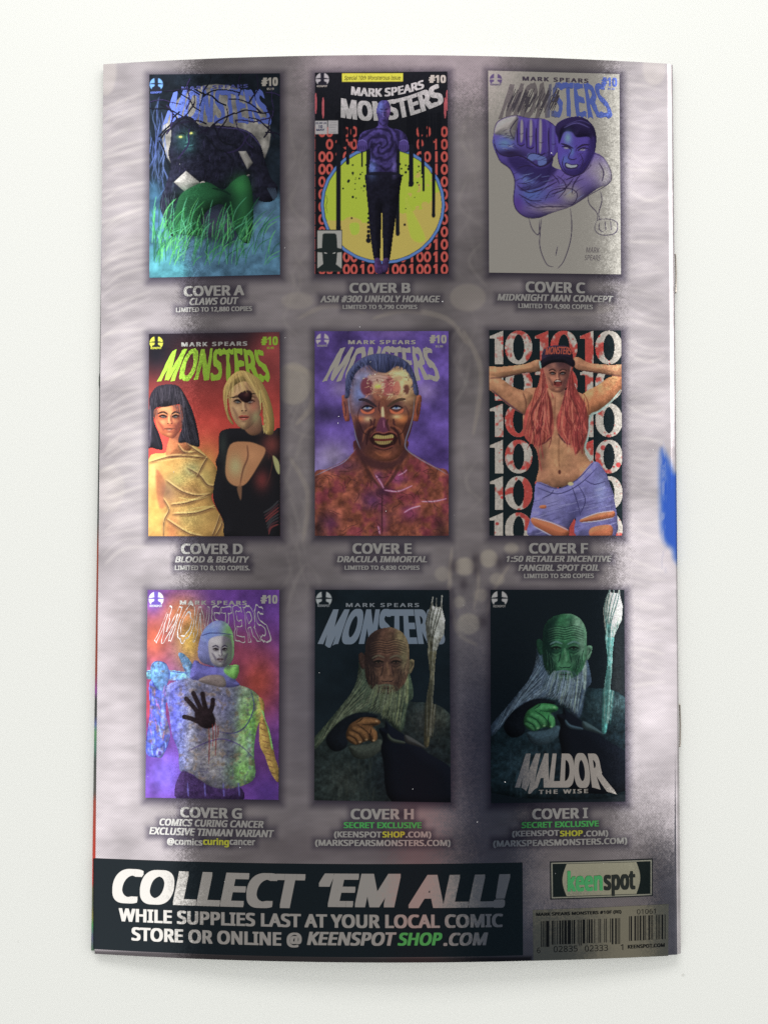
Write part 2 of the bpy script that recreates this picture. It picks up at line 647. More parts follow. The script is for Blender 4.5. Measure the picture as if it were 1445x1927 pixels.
def paint_a(A):
    rnd = random.Random(3)
    A.V(200, (20, 26, 34), 1500, (24, 34, 44))
    A.E(885, 600, 352, 330, (116, 114, 110), 5)
    A.N(.25, 60, 2)
    for i in range(40):                      # pale trunks and twigs on the left, ice at the foot
        x = rnd.uniform(455, 560)
        y = rnd.uniform(330, 900)
        A.L([(x, y), (x + rnd.uniform(-25, 25), y + 90), (x + rnd.uniform(-50, 40), y + 190)], rnd.uniform(3, 9), rnd.choice(((64, 82, 140), (52, 70, 110), (80, 100, 150))), rnd.uniform(.3, .8))
    A.F([(440, 1160), (560, 1080), (640, 1230), (900, 1290), (1000, 1300), (1140, 1080), (1310, 1010), (1310, 1540), (440, 1540)], (66, 104, 130), 40)
    A.F([(440, 1300), (640, 1330), (700, 1540), (440, 1540)], (58, 124, 132), 60, .8)
    A.F([(440, 950), (520, 940), (560, 1250), (440, 1300)], (52, 92, 120), 50, .8)
    A.B(1220, 1130, 80, 110, (92, 128, 160), .6)
    A.N(.35, 50, 6)
    A.B(900, 1180, 120, 90, (70, 66, 96), .8)
    emblem(A, 498, 272, 43, (82, 128, 190), (26, 30, 42))
    # the seated figure
    A.fig()
    body = (27, 28, 42)
    A.F([(590, 640), (600, 530), (650, 485), (720, 482), (770, 530), (830, 545), (1000, 548), (1100, 580), (1170, 660), (1205, 780), (1240, 880),
         (1282, 935), (1275, 1000), (1225, 1035), (1160, 1020), (1115, 950), (1110, 860), (1060, 870), (960, 935), (860, 930), (790, 900), (700, 985),
         (640, 1000), (600, 1090), (640, 1190), (600, 1260), (540, 1120), (520, 1040), (560, 920), (592, 800), (575, 720)], body, 4)
    A.N(.5, 22, 8)
    for i in range(150):                     # shaggy coat
        x, y = rnd.uniform(560, 1200), rnd.uniform(510, 1000)
        A.L([(x, y), (x + rnd.uniform(-14, 14), y + rnd.uniform(30, 70))], rnd.uniform(3, 6), rnd.choice(((46, 44, 70), (36, 38, 56), (16, 18, 28), (60, 54, 92))), rnd.uniform(.25, .6), True)
    for i in range(60):
        x, y = rnd.uniform(530, 640), rnd.uniform(900, 1240)
        A.L([(x, y), (x + rnd.uniform(-14, 10), y + rnd.uniform(40, 80))], 4, rnd.choice(((62, 78, 92), (80, 96, 110), (40, 50, 60))), .5, True)
    A.L([(770, 540), (900, 548), (1080, 575), (1180, 680)], 10, (74, 66, 120), .6, True)
    A.B(690, 640, 70, 80, (34, 70, 72), .75, True)
    for x0, y0 in ((655, 612), (722, 588)):
        A.B(x0, y0, 26, 12, (80, 120, 70), .7, True)
        A.E(x0, y0, 11, 7, (196, 190, 90), 2, .95, True)
    A.L([(640, 596), (668, 588), (690, 600)], 7, (18, 20, 26), .9, True)
    A.L([(700, 580), (726, 568), (744, 576)], 7, (18, 20, 26), .9, True)
    A.L([(692, 600), (700, 640), (690, 650)], 9, (66, 120, 116), .7, True)
    A.L([(680, 672), (712, 668), (738, 664)], 9, (64, 112, 118), .8, True)
    A.B(712, 690, 26, 14, (46, 88, 92), .7, True)
    for i in range(5):                       # fingers of the far hand
        A.L([(1215 + i * 12, 940), (1240 + i * 9, 985), (1262 + i * 3, 1028 - i * 7)], 9, (60, 76, 96), .7)
    A.F([(612, 905), (690, 832), (780, 908), (700, 982)], (140, 138, 134), 2, sm=False)
    A.F([(1030, 706), (1078, 704), (1122, 780), (1088, 822)], (132, 130, 126), 2, sm=False)
    g = (26, 66, 42)
    A.F([(640, 1010), (740, 930), (830, 905), (930, 955), (990, 900), (1070, 858), (1110, 920), (1128, 1100), (1100, 1295), (1030, 1260), (985, 1150), (930, 1050), (850, 1070),
         (795, 1140), (790, 1240), (690, 1245), (615, 1215)], g, 4)
    A.B(1040, 930, 60, 70, (48, 124, 66), .8, True)
    A.B(1060, 1070, 40, 120, (38, 100, 58), .6, True)
    A.B(780, 980, 120, 50, (34, 92, 56), .6, True)
    A.B(950, 1040, 50, 120, (14, 30, 26), .8, True)
    A.L([(860, 945), (930, 960), (980, 990)], 14, (14, 34, 28), .8, True)
    for i in range(230):                     # long grass
        x = rnd.choice((rnd.uniform(470, 640), rnd.uniform(600, 1240), rnd.uniform(650, 1100)))
        y = rnd.uniform(1210, 1450)
        h = rnd.uniform(60, 240)
        lean = rnd.uniform(-40, 130)
        A.L([(x, y), (x + lean * .35, y - h * .6), (x + lean, y - h)], rnd.uniform(4, 8), rnd.choice(((54, 138, 74), (38, 104, 62), (84, 168, 96), (30, 80, 58), (70, 150, 112))), rnd.uniform(.6, .95), 'both')
    for i in range(34):
        x, y = rnd.uniform(480, 1250), rnd.uniform(290, 640)
        pts = [(x, y)]
        d = rnd.uniform(0, 6.28)
        for j in range(4):
            d += rnd.uniform(-.6, .6)
            pts.append((pts[-1][0] + 60 * math.cos(d), pts[-1][1] + 50 * math.sin(d)))
        A.L(pts, rnd.uniform(8, 11), rnd.choice(((26, 24, 40), (40, 34, 66), (20, 22, 30))), .95, tap=False)
    A.fignames = ['figure']
    return .9


def digits(A, x, y, w, h, d, col, a=1):
    if d == 0:
        A.E(x, y, w * .5, h * .5, col, 2, a)
        A.E(x, y, w * .2, h * .27, (12, 14, 20), 2, a)
    else:
        A.F([(x - w * .06, y - h * .5), (x + w * .24, y - h * .5), (x + w * .24, y + h * .5), (x - w * .10, y + h * .5), (x - w * .10, y - h * .15), (x - w * .34, y - h * .12), (x - w * .34, y - h * .32)], col, 2, a, sm=False)


def paint_b(A):
    rnd = random.Random(8)
    A.base.rgb[:] = (20, 22, 28)
    red = (186, 74, 66)
    y = 600
    row = 0
    while y < 1590:
        x = 985
        i = 0
        while x > 90:
            a = 1.0 if y > 760 else (.9 if (rnd.random() < .75 and (x > 780 or x < 440)) else 0)
            if not (440 < x < 700 and y < 760):
                digits(A, x, y, 50 if i % 3 != 1 else 48, 74, 1 if i % 3 == 1 else 0, red, a)
            x -= (50 if i % 3 == 2 else 57)
            i += 1
        y += 84
        row += 1
    for i in range(40):                      # ink running down over the digits
        x = rnd.choice((rnd.uniform(250, 470), rnd.uniform(720, 960)))
        A.L([(x, 480), (x, rnd.uniform(560, 760))], rnd.uniform(8, 26), (16, 18, 24), .95, tap=False)
    for x, y in ((122, 420), (172, 450), (1003, 400), (990, 450)):
        A.L([(x, y - 80), (x, y + 60)], 16, (168, 76, 84), .9)
    A.E(572, 1090, 420, 402, (18, 26, 40), 2)
    A.E(572, 1090, 416, 398, (76, 114, 178), 2)
    A.E(572, 1090, 398, 380, (26, 34, 40), 2)
    A.E(572, 1090, 394, 376, (156, 182, 40), 3)
    X, Y = A.X, A.Y
    inside = ((X - 572) / 393) ** 2 + ((Y - 1090) / 375) ** 2 < 1
    n = fbm(X, Y, 90, 4, 3)
    n2 = fbm(X, Y, 30, 6, 2)
    edge = np.where(X < 480, 1190, 1150 - np.clip(X - 690, 0, 400) * .35) + (n - .5) * 170
    k = inside & ((Y > edge) | ((X > 700) & (n2 + (X - 700) / 900 > .82) & (Y > 760)))
    A.base.rgb[k] = (186, 158, 72)
    A.F([(720, 1040), (760, 1110), (860, 1320), (760, 1310)], (160, 180, 50), 6, .9)
    A.F([(350, 1220), (410, 1215), (410, 1280), (365, 1290)], (150, 186, 48), 4, .9)
    k2 = inside & (Y < 900)
    bk = (22, 24, 32)
    for x, y, w in ((275, 1245, 30), (337, 805, 22), (433, 830, 9), (762, 945, 32), (845, 990, 14), (833, 880, 8), (912, 1160, 22), (672, 1280, 26), (480, 900, 40)):
        A.L([(x, 700), (x, y)], w, bk, 1, tap=False)
        A.E(x, y, w * .55, w * .8, bk, 2)
    for i in range(60):
        x, y = rnd.choice(((rnd.gauss(400, 70), rnd.gauss(900, 120)), (rnd.gauss(740, 60), rnd.gauss(920, 140))))
        r = rnd.choice((3, 4, 6, 8))
        if ((x - 572) / 370) ** 2 + ((y - 1090) / 350) ** 2 < 1:
            A.E(x, y, r, r * 1.1, bk, 2)
    for i, r in enumerate((7, 8, 9, 10, 11, 13, 17)):
        A.E(476, 1150 + i * 30, r, r * 1.05, bk, 2)
    A.L([(190, 1020), (200, 1060), (192, 1100), (202, 1150)], 4, (60, 60, 30), .8)
    emblem(A, 167, 248, 45, (150, 148, 152), (30, 30, 40))
    A.F([(298, 208), (708, 206), (708, 262), (298, 265)], (200, 184, 34), 2, sm=False)
    A.F([(117, 526), (200, 526), (200, 616), (117, 616)], (152, 150, 152), 2, sm=False)
    A.F([(205, 524), (272, 524), (272, 614), (205, 614)], (150, 148, 150), 2, sm=False)
    for i in range(5):
        A.L([(214, 538 + i * 16), (264, 538 + i * 16)], 3, (96, 94, 98), .8)
    A.F([(130, 1258), (300, 1258), (300, 1540), (130, 1540)], (20, 24, 26), 2, sm=False)
    A.F([(134, 1263), (297, 1263), (297, 1536), (134, 1536)], (146, 146, 142), 2, sm=False)
    hd = (30, 38, 38)
    A.F([(168, 1290), (180, 1282), (250, 1282), (262, 1292), (268, 1380), (297, 1386), (297, 1408), (266, 1412), (262, 1470), (258, 1490), (297, 1520), (297, 1536),
         (134, 1536), (134, 1518), (172, 1488), (166, 1412), (134, 1408), (134, 1384), (164, 1380)], hd, 2, sm=False)
    A.L([(178, 1412), (200, 1418)], 6, (180, 180, 176), .9)
    A.L([(234, 1418), (256, 1412)], 6, (180, 180, 176), .9)
    # the standing man
    A.fig()
    A.F([(470, 880), (685, 880), (692, 960), (668, 1120), (642, 1300), (616, 1470), (575, 1470), (568, 1105), (560, 1300), (552, 1470), (516, 1470), (488, 1300), (474, 1130), (458, 960)], (22, 22, 34), 3)
    A.F([(518, 1455), (556, 1460), (572, 1552), (520, 1540)], (66, 46, 92), 3)
    A.F([(572, 1460), (612, 1455), (606, 1535), (572, 1540)], (58, 42, 84), 3)
    A.F([(398, 720), (410, 650), (440, 600), (530, 570), (540, 520), (528, 460), (545, 405), (578, 388), (612, 400), (626, 450), (612, 520), (612, 570), (690, 590), (735, 640),
         (748, 730), (700, 735), (672, 715), (665, 800), (666, 872), (610, 882), (540, 884), (480, 874), (486, 790), (484, 720), (440, 735)], (60, 50, 108), 4)
    L = A.cur
    r = np.hypot(X - 560, (Y - 700) * .9)
    th = np.arctan2(Y - 700, X - 560)
    w = np.sin(r / 7.0 + th * 3.0 + 7 * fbm(X, Y, 60, 3, 3)) * .5 + .5
    k = np.clip(w * 1.5 - .4, 0, 1)[..., None] * (L.a * ((Y > 575) & (Y < 885)))[..., None] * .9
    L.rgb = L.rgb * (1 - k) + np.array((32, 26, 56)) * k
    A.B(500, 850, 30, 60, (92, 124, 196), .7, True)
    A.B(650, 840, 16, 60, (120, 108, 190), .6, True)
    A.B(555, 430, 26, 50, (84, 110, 180), .7, True)
    A.B(610, 470, 18, 40, (130, 84, 150), .6, True)
    A.N(.3, 16, 12)
    A.L([(560, 470), (600, 470)], 6, (26, 22, 40), .8, True)
    A.L([(578, 480), (584, 505)], 6, (40, 34, 70), .8, True)
    A.L([(566, 522), (592, 522)], 6, (30, 22, 44), .8, True)
    A.L([(484, 735), (500, 660)], 7, (24, 20, 40), .8, True)
    A.L([(668, 735), (655, 660)], 7, (24, 20, 40), .8, True)
    A.F([(482, 872), (664, 872), (664, 890), (482, 892)], (24, 24, 36), 2, .9, True)
    for s in (-1, 1):                        # forearms folded towards the viewer
        x = 575 + s * 140
        A.B(x, 690, 34, 44, (44, 36, 84), .8, True)
        A.F([(x - 30, 668), (x + 6, 655), (x + 32, 676), (x + 28, 722), (x - 8, 736), (x - 32, 716)], (72, 58, 124), 4, .95, True)
        for j in range(4):
            A.L([(x - 24 + j * 15, 690), (x - 22 + j * 15, 728)], 5, (30, 24, 52), .85, True)
        A.L([(x - 32, 668), (x, 655), (x + 32, 674)], 5, (120, 110, 190), .7, True)
    A.L([(530, 470), (545, 530), (575, 560), (605, 530), (622, 470)], 6, (30, 24, 52), .7, True)
    A.L([(552, 448), (574, 452)], 8, (24, 20, 40), .8, True)
    A.L([(586, 452), (606, 448)], 8, (24, 20, 40), .8, True)
    A.L([(576, 455), (572, 492), (584, 498)], 7, (112, 100, 176), .7, True)
    return .86


def paint_c(A):
    rnd = random.Random(5)
    A.base.rgb[:] = (150, 147, 140)
    emblem(A, 210, 236, 40, (84, 70, 110), (148, 145, 140))
    ln = (44, 34, 66)
    for p in ([(195, 580), (215, 510), (270, 475), (340, 462), (420, 478), (520, 485)], [(195, 600), (230, 740), (300, 800), (330, 880), (322, 1000), (350, 1070), (420, 1112), (500, 1105)],
              [(820, 700), (890, 730), (937, 820), (925, 890), (800, 965), (690, 1035)], [(385, 990), (450, 1040), (540, 1040), (660, 1040)], [(520, 1000), (560, 940), (660, 922), (720, 950), (715, 1000), (680, 1036)],
              [(500, 1110), (490, 1200), (490, 1300), (530, 1400), (575, 1420)], [(680, 1050), (690, 1150), (680, 1260), (640, 1380), (600, 1430)], [(790, 960), (800, 1020), (850, 1080), (848, 1130)],
              [(870, 940), (880, 1000), (860, 1080), (870, 1130)], [(845, 1130), (835, 1180), (870, 1215), (940, 1215), (975, 1190), (975, 1140), (930, 1118), (870, 1118), (845, 1132)],
              [(865, 1140), (862, 1180), (890, 1200)], [(900, 1130), (905, 1190)], [(935, 1130), (940, 1190)], [(420, 1115), (440, 1180), (480, 1215), (486, 1120)], [(600, 1290), (588, 1350)],
              [(560, 830), (600, 870), (610, 900)], [(590, 840), (640, 880), (650, 930), (600, 990)], [(345, 800), (400, 780), (460, 790)]):
        A.L(p, 5.5, ln, .85)
    A.fig()
    ln = (44, 34, 66)
    vi = (78, 64, 150)
    pale = (156, 152, 146)
    # trunk, legs left as bare line work
    A.F([(330, 880), (345, 800), (520, 760), (600, 800), (740, 800), (820, 700), (890, 730), (935, 820), (925, 890), (860, 920), (800, 960), (690, 1035), (560, 1080), (480, 1110),
         (400, 1105), (340, 1060), (322, 1000)], (92, 76, 150), 4)
    A.B(840, 800, 110, 90, (140, 128, 156), .9, True)
    A.B(900, 840, 60, 90, (152, 148, 146), .9, True)
    A.B(430, 960, 110, 60, (76, 104, 176), .8, True)
    A.B(350, 1020, 40, 70, (80, 50, 140), .8, True)
    A.B(560, 1050, 130, 30, (160, 150, 150), .8, True)
    A.B(680, 960, 70, 60, (150, 146, 140), .95, True)
    # forearm and shoulder behind the fist
    A.F([(195, 600), (230, 740), (300, 800), (340, 900), (380, 940), (520, 900), (560, 800), (560, 700), (400, 640)], (86, 70, 156), 4)
    A.B(420, 850, 70, 60, (92, 124, 190), .8, True)
    A.B(480, 800, 60, 50, (66, 52, 130), .7, True)
    # fist
    A.F([(195, 580), (215, 510), (270, 475), (340, 462), (420, 478), (520, 485), (590, 535), (612, 590), (600, 680), (575, 725), (525, 775), (470, 778), (420, 730), (350, 715), (280, 720), (220, 690), (192, 640)], (84, 70, 150), 4)
    A.F([(198, 575), (220, 505), (290, 470), (350, 470), (340, 560), (320, 620), (250, 590)], pale, 12, .95)
    A.B(265, 640, 60, 44, (98, 134, 200), .9, True)
    A.B(300, 700, 70, 20, ln, .9, True)
    for i, (x0, x1, yb) in enumerate(((350, 392, 650), (408, 452, 672), (468, 528, 712), (548, 604, 724))):
        A.F([(x0, 520 - 8 * i), (x0 + 22, 492), (x1, 510), (x1 + 2, yb - 30), (x1 - 12, yb), (x0 + 6, yb - 6), (x0 - 2, yb - 40)], (74, 56, 142), 3, 1, True)
        A.F([(x0 + 16, 500), (x0 + 32, 506), (x0 + 30, yb - 40), (x0 + 16, yb - 24)], (156, 154, 150) if i < 3 else (90, 84, 160), 7, .9, True)
        A.L([(x0 - 4, 540), (x0 - 5, 600), (x0 - 2, yb)], 8, ln, .9, True)
    A.F([(405, 720), (430, 700), (520, 722), (525, 775), (480, 778), (470, 745), (415, 750)], (94, 110, 178), 3, 1, True)
    A.L([(405, 752), (412, 716), (450, 702), (520, 725)], 6, ln, .95, True)
    for i in range(36):
        x, y = rnd.uniform(300, 540), rnd.uniform(720, 900)
        A.L([(x, y), (x + rnd.uniform(40, 80), y + rnd.uniform(-40, 10))], 4, ln, .6, True)
    A.F([(285, 735), (350, 722), (410, 745), (460, 790), (540, 785), (590, 735), (600, 790), (560, 850), (480, 880), (400, 850), (330, 810)], (44, 34, 84), 16, .8, True)
    A.L([(196, 640), (230, 700), (290, 722), (350, 716), (405, 735), (470, 780), (525, 776), (575, 728), (604, 680), (614, 590), (590, 535), (540, 498)], 10, ln, .95, True)
    A.L([(330, 620), (300, 560), (330, 505), (352, 480)], 7, ln, .85, True)
    for i in range(26):
        x, y = rnd.uniform(205, 330), rnd.uniform(560, 700)
        A.L([(x, y), (x + rnd.uniform(14, 40), y + rnd.uniform(-20, 16))], 4, ln if rnd.random() < .6 else (150, 150, 170), .6, True)
    for x, y in ((371, 650), (430, 668), (498, 706), (576, 716)):
        A.L([(x - 22, y - 6), (x, y + 6), (x + 22, y - 8)], 8, ln, .9, True)
        A.L([(x - 16, y - 75), (x, y - 70), (x + 16, y - 78)], 5, ln, .6, True)
    for p in ([(340, 900), (420, 950), (520, 920), (600, 880)], [(355, 960), (430, 1000), (500, 1000)], [(700, 860), (640, 930), (560, 960)], [(740, 840), (700, 900), (690, 960)], [(860, 760), (890, 820), (880, 880)]):
        A.L(p, 9, ln, .75, True)
    for i in range(60):
        x, y = rnd.uniform(350, 720), rnd.uniform(830, 1000)
        A.L([(x, y), (x + rnd.uniform(20, 70), y + rnd.uniform(-40, 6))], 4, ln if rnd.random() < .7 else (120, 140, 200), .55, True)
    # head
    A.F([(585, 560), (610, 505), (680, 474), (760, 478), (820, 530), (842, 600), (835, 690), (800, 760), (760, 820), (700, 842), (640, 820), (606, 760), (596, 680)], (82, 66, 158), 4)
    A.F([(585, 560), (600, 510), (680, 472), (765, 476), (825, 530), (846, 600), (836, 690), (812, 660), (800, 600), (720, 600), (690, 568), (640, 570), (610, 640), (600, 600)], (42, 34, 74), 5)
    A.L([(640, 540), (720, 510), (800, 540)], 7, (92, 84, 150), .8, True)
    A.L([(650, 525), (740, 494), (810, 520)], 5, (82, 74, 140), .7, True)
    A.B(665, 605, 26, 44, (110, 150, 200), .95, True)
    A.B(650, 745, 26, 36, (84, 110, 190), .8, True)
    A.B(690, 690, 16, 36, (90, 120, 200), .8, True)
    A.L([(620, 640), (660, 652), (700, 672)], 12, ln, .95, True)
    A.L([(720, 672), (760, 650), (800, 648)], 12, ln, .95, True)
    A.E(657, 668, 18, 6, (150, 150, 164), 2, .9, True)
    A.E(757, 680, 18, 6, (150, 150, 164), 2, .9, True)
    A.L([(625, 660), (660, 660), (690, 682)], 9, ln, .95, True)
    A.L([(726, 684), (760, 668), (800, 674)], 9, ln, .95, True)
    A.F([(800, 620), (836, 600), (836, 700), (790, 790), (730, 835), (700, 842), (760, 770), (790, 700)], (48, 36, 96), 12, .8, True)
    A.L([(596, 660), (604, 750), (640, 820), (700, 844), (765, 820), (812, 740)], 8, ln, .9, True)
    A.F([(640, 800), (690, 808), (740, 800), (710, 838), (660, 830)], (52, 40, 98), 8, .7, True)
    for i in range(30):
        x, y = rnd.uniform(720, 820), rnd.uniform(640, 800)
        A.L([(x, y), (x - rnd.uniform(10, 30), y + rnd.uniform(10, 30))], 4, ln, .5, True)
    A.L([(690, 680), (668, 730), (700, 742), (720, 732)], 7, ln, .9, True)
    A.F([(650, 760), (690, 772), (728, 770), (722, 795), (680, 802), (648, 790)], ln, 3, .9, True)
    A.F([(656, 766), (690, 777), (722, 775), (716, 788), (682, 793), (656, 784)], (160, 170, 190), 2, .95, True)
    A.L([(740, 700), (760, 750), (740, 800)], 6, ln, .8, True)
    A.L([(640, 720), (630, 770), (650, 815)], 6, ln, .8, True)
    A.L([(650, 870), (700, 850), (770, 820)], 8, ln, .9, True)
    # outlines
    for p in ([(195, 580), (215, 510), (270, 475), (340, 462), (420, 478), (520, 485)], [(195, 600), (230, 740), (300, 800), (330, 880), (322, 1000), (350, 1070), (420, 1112), (500, 1105)],
              [(820, 700), (890, 730), (937, 820), (925, 890), (800, 965), (690, 1035)], [(385, 990), (450, 1040), (540, 1040), (660, 1040)], [(520, 1000), (560, 940), (660, 922), (720, 950), (715, 1000), (680, 1036)],
              [(500, 1110), (490, 1200), (490, 1300), (530, 1400), (575, 1420)], [(680, 1050), (690, 1150), (680, 1260), (640, 1380), (600, 1430)], [(790, 960), (800, 1020), (850, 1080), (848, 1130)],
              [(870, 940), (880, 1000), (860, 1080), (870, 1130)], [(845, 1130), (835, 1180), (870, 1215), (940, 1215), (975, 1190), (975, 1140), (930, 1118), (870, 1118), (845, 1132)],
              [(865, 1140), (862, 1180), (890, 1200)], [(900, 1130), (905, 1190)], [(935, 1130), (940, 1190)], [(420, 1115), (440, 1180), (480, 1215), (486, 1120)], [(600, 1290), (588, 1350)],
              [(560, 830), (600, 870), (610, 900)], [(590, 840), (640, 880), (650, 930), (600, 990)], [(345, 800), (400, 780), (460, 790)]):
        A.L(p, 6, ln, .9, True)
    for i in range(40):
        x, y = rnd.uniform(380, 680), rnd.uniform(1000, 1100)
        A.L([(x, y), (x + rnd.uniform(30, 80), y + rnd.uniform(-6, 20))], 3.5, ln, .45, True)
    for i in range(46):                      # heavy pencil hatching over half of the title
        x = rnd.uniform(270, 560)
        y = rnd.uniform(275, 330)
        A.L([(x + 60, y), (x, y + 130 + rnd.uniform(-20, 30))], 6, (70, 66, 74), .8)
    A.fignames = ['figure']
    return .97


def paint_d(A):
    rnd = random.Random(7)
    X, Y = A.X, A.Y
    A.V(120, (34, 28, 36), 700, (166, 54, 46))
    A.B(1240, 250, 130, 180, (128, 52, 52), .9)
    A.B(500, 260, 130, 150, (22, 24, 32), .9)
    A.V(440, (0, 0, 0), 441, (0, 0, 0), 0)
    A.B(820, 980, 130, 160, (172, 130, 60), .8)
    A.B(560, 1340, 60, 120, (190, 170, 44), .95)
    A.B(1280, 1150, 40, 110, (158, 168, 76), .9)
    A.N(.22, 120, 3)
    emblem(A, 498, 190, 43, (186, 192, 40), (30, 30, 34))
    # dark haired woman in a wrapped dress
    A.fig()
    tan = (150, 128, 68)
    A.F([(440, 960), (560, 900), (640, 830), (740, 850), (830, 930), (890, 1010), (892, 1120), (855, 1180), (880, 1250), (930, 1340), (965, 1450), (440, 1450)], (168, 128, 66), 4)
    A.F([(600, 780), (700, 780), (730, 870), (640, 930), (560, 920)], (160, 96, 58), 4)
    A.B(480, 1020, 50, 120, (196, 150, 86), .9, True)
    A.B(500, 1300, 50, 140, (190, 142, 64), .9, True)
    A.F([(500, 1010), (560, 1100), (545, 1190), (560, 1240), (520, 1260), (500, 1150)], (150, 84, 52), 10, .8, True)
    A.B(580, 1150, 60, 80, (92, 66, 66), .7, True)
    A.B(640, 1080, 70, 60, (140, 132, 74), .8, True)
    A.B(730, 1010, 70, 60, (120, 130, 90), .7, True)
    A.B(690, 1160, 120, 50, (128, 96, 60), .7, True)
    A.B(820, 1070, 50, 70, (164, 146, 82), .8, True)
    A.B(700, 1330, 160, 90, (146, 132, 76), .6, True)
    A.B(600, 1400, 50, 120, (158, 84, 52), .6, True)
    A.N(.15, 40, 4)
    for p in ([(450, 965), (600, 925), (760, 930), (830, 940)], [(560, 1080), (660, 1150), (760, 1180), (850, 1170)], [(590, 1240), (700, 1225), (830, 1180)], [(700, 1000), (780, 1050), (830, 1110), (890, 1120)],
              [(760, 1060), (800, 980), (830, 930)], [(600, 1300), (760, 1290), (900, 1240)], [(560, 1330), (700, 1420), (800, 1445)], [(880, 1440), (920, 1370), (925, 1320)], [(860, 1440), (890, 1370), (910, 1300)],
              [(640, 850), (680, 900), (760, 900)], [(545, 1200), (580, 1270), (550, 1340), (545, 1440)], [(700, 850), (760, 890), (820, 930)]):
        A.L([(x, y + 7) for x, y in p], 22, (96, 66, 44), .5, True, f=9)
        A.L([(x, y - 9) for x, y in p], 12, (206, 178, 112), .5, True, f=6)
        A.L(p, 6, (70, 48, 38), .85, True)
    for p in ([(500, 960), (640, 938), (780, 945)], [(640, 1190), (740, 1205), (830, 1185)], [(700, 1270), (820, 1250), (890, 1260)]):
        A.L(p, 8, (186, 166, 96), .6, True)
    A.F([(575, 600), (670, 596), (690, 660), (660, 740), (620, 800), (585, 806), (520, 770), (490, 690), (480, 630)], (176, 92, 58), 4)
    A.B(520, 690, 34, 60, (196, 84, 50), .8, True)
    A.B(600, 650, 34, 40, (196, 140, 84), .8, True)
    face(A, 578, 682, 88, 118, None, (92, 46, 42), (206, 156, 100), (140, 76, 56), brow=(44, 28, 28), turn=.2)
    hair = (36, 34, 42)
    A.F([(450, 620), (455, 540), (500, 475), (570, 458), (640, 470), (690, 540), (740, 650), (775, 800), (775, 862), (720, 850), (690, 835), (640, 830), (668, 720), (672, 630), (650, 590), (560, 605), (490, 615), (484, 700),
         (520, 790), (540, 880), (470, 870), (440, 860), (440, 700)], hair, 4)
    A.hair(rnd, 130, [(460, 560), (520, 475), (600, 460), (670, 510)], [(450, 860), (530, 600), (600, 598), (740, 840)], 12, 4, ((60, 56, 66), (22, 22, 28), (84, 78, 88), (48, 44, 52)), .6, True)
    A.hair(rnd, 60, [(690, 560), (680, 640), (670, 720)], [(770, 850), (720, 845), (660, 830)], 14, 5, ((20, 20, 26), (58, 56, 66)), .6, True)
    A.hair(rnd, 40, [(455, 600), (480, 640)], [(450, 860), (530, 880)], 10, 5, ((84, 76, 88), (52, 48, 60)), .7, True)
    # fair haired woman in black with an eye patch
    A.fig()
    A.F([(905, 780), (960, 745), (1050, 740), (1180, 720), (1240, 770), (1310, 790), (1310, 1460), (965, 1460), (930, 1340), (870, 1220), (868, 1120), (890, 1010), (880, 960), (900, 900)], (24, 24, 28), 4)
    A.B(930, 850, 30, 80, (44, 52, 50), .7, True)
    A.B(1240, 850, 60, 70, (110, 52, 48), .8, True)
    A.B(1180, 1080, 50, 70, (104, 44, 44), .8, True)
    A.F([(975, 850), (1080, 830), (1160, 850), (1205, 885), (1160, 980), (1080, 1100), (1015, 1118), (960, 1080), (945, 1000)], (150, 104, 70), 5, 1, True)
    A.B(1010, 990, 50, 70, (150, 148, 104), .8, True)
    A.B(1110, 920, 60, 50, (168, 118, 80), .8, True)
    A.L([(1085, 850), (1090, 930), (1060, 1010), (1040, 1110)], 12, (84, 52, 42), .7, True, f=5)
    A.F([(1250, 920), (1290, 960), (1295, 1040), (1270, 1010)], (150, 150, 100), 3, .9, True)
    for i in range(8):
        A.L([(1190 + i * 5, 1290 + i * 20), (1240, 1260 + i * 18), (1290, 1210 + i * 22)], 12, rnd.choice(((120, 50, 50), (74, 44, 50), (60, 60, 64))), .65, True)
    A.F([(1020, 1130), (1050, 1110), (1045, 1210)], (120, 84, 60), 5, .8, True)
    A.F([(1080, 680), (1170, 660), (1175, 760), (1120, 790), (1070, 750)], (130, 92, 66), 4)
    A.F([(965, 540), (1000, 450), (1080, 400), (1150, 440), (1178, 540), (1172, 640), (1130, 710), (1080, 752), (1030, 730), (985, 660)], (156, 122, 86), 4)
    face(A, 1070, 590, 92, 150, None, (96, 66, 56), (178, 148, 110), (144, 66, 56), brow=(90, 66, 48), turn=-.2)
    A.B(1130, 610, 30, 44, (170, 92, 74), .6, True)
    A.B(1140, 670, 30, 50, (136, 140, 96), .6, True)
    A.L([(955, 545), (1040, 540), (1120, 520), (1180, 522)], 9, (22, 18, 22), 1)
    A.F([(1025, 530), (1070, 500), (1110, 505), (1115, 550), (1085, 578), (1050, 565)], (34, 20, 24), 3)
    A.B(1080, 525, 16, 12, (84, 48, 44), .7, True)
    hairc = (150, 126, 70)
    A.F([(930, 560), (935, 480), (980, 405), (1050, 368), (1130, 400), (1190, 460), (1240, 580), (1262, 700), (1250, 780), (1205, 775), (1190, 690), (1178, 560), (1130, 470), (1060, 440), (990, 480), (960, 540), (965, 640), (1000, 720), (960, 680)], hairc, 4)
    A.hair(rnd, 120, [(950, 480), (1000, 400), (1060, 372), (1150, 420)], [(960, 640), (1000, 520), (1170, 540), (1235, 770)], 12, 4, ((186, 164, 96), (104, 84, 48), (128, 104, 60), (170, 140, 84)), .6, True)
    A.hair(rnd, 50, [(1170, 500), (1200, 560)], [(1205, 770), (1255, 770)], 8, 5, ((190, 170, 100), (110, 90, 52)), .7, True)
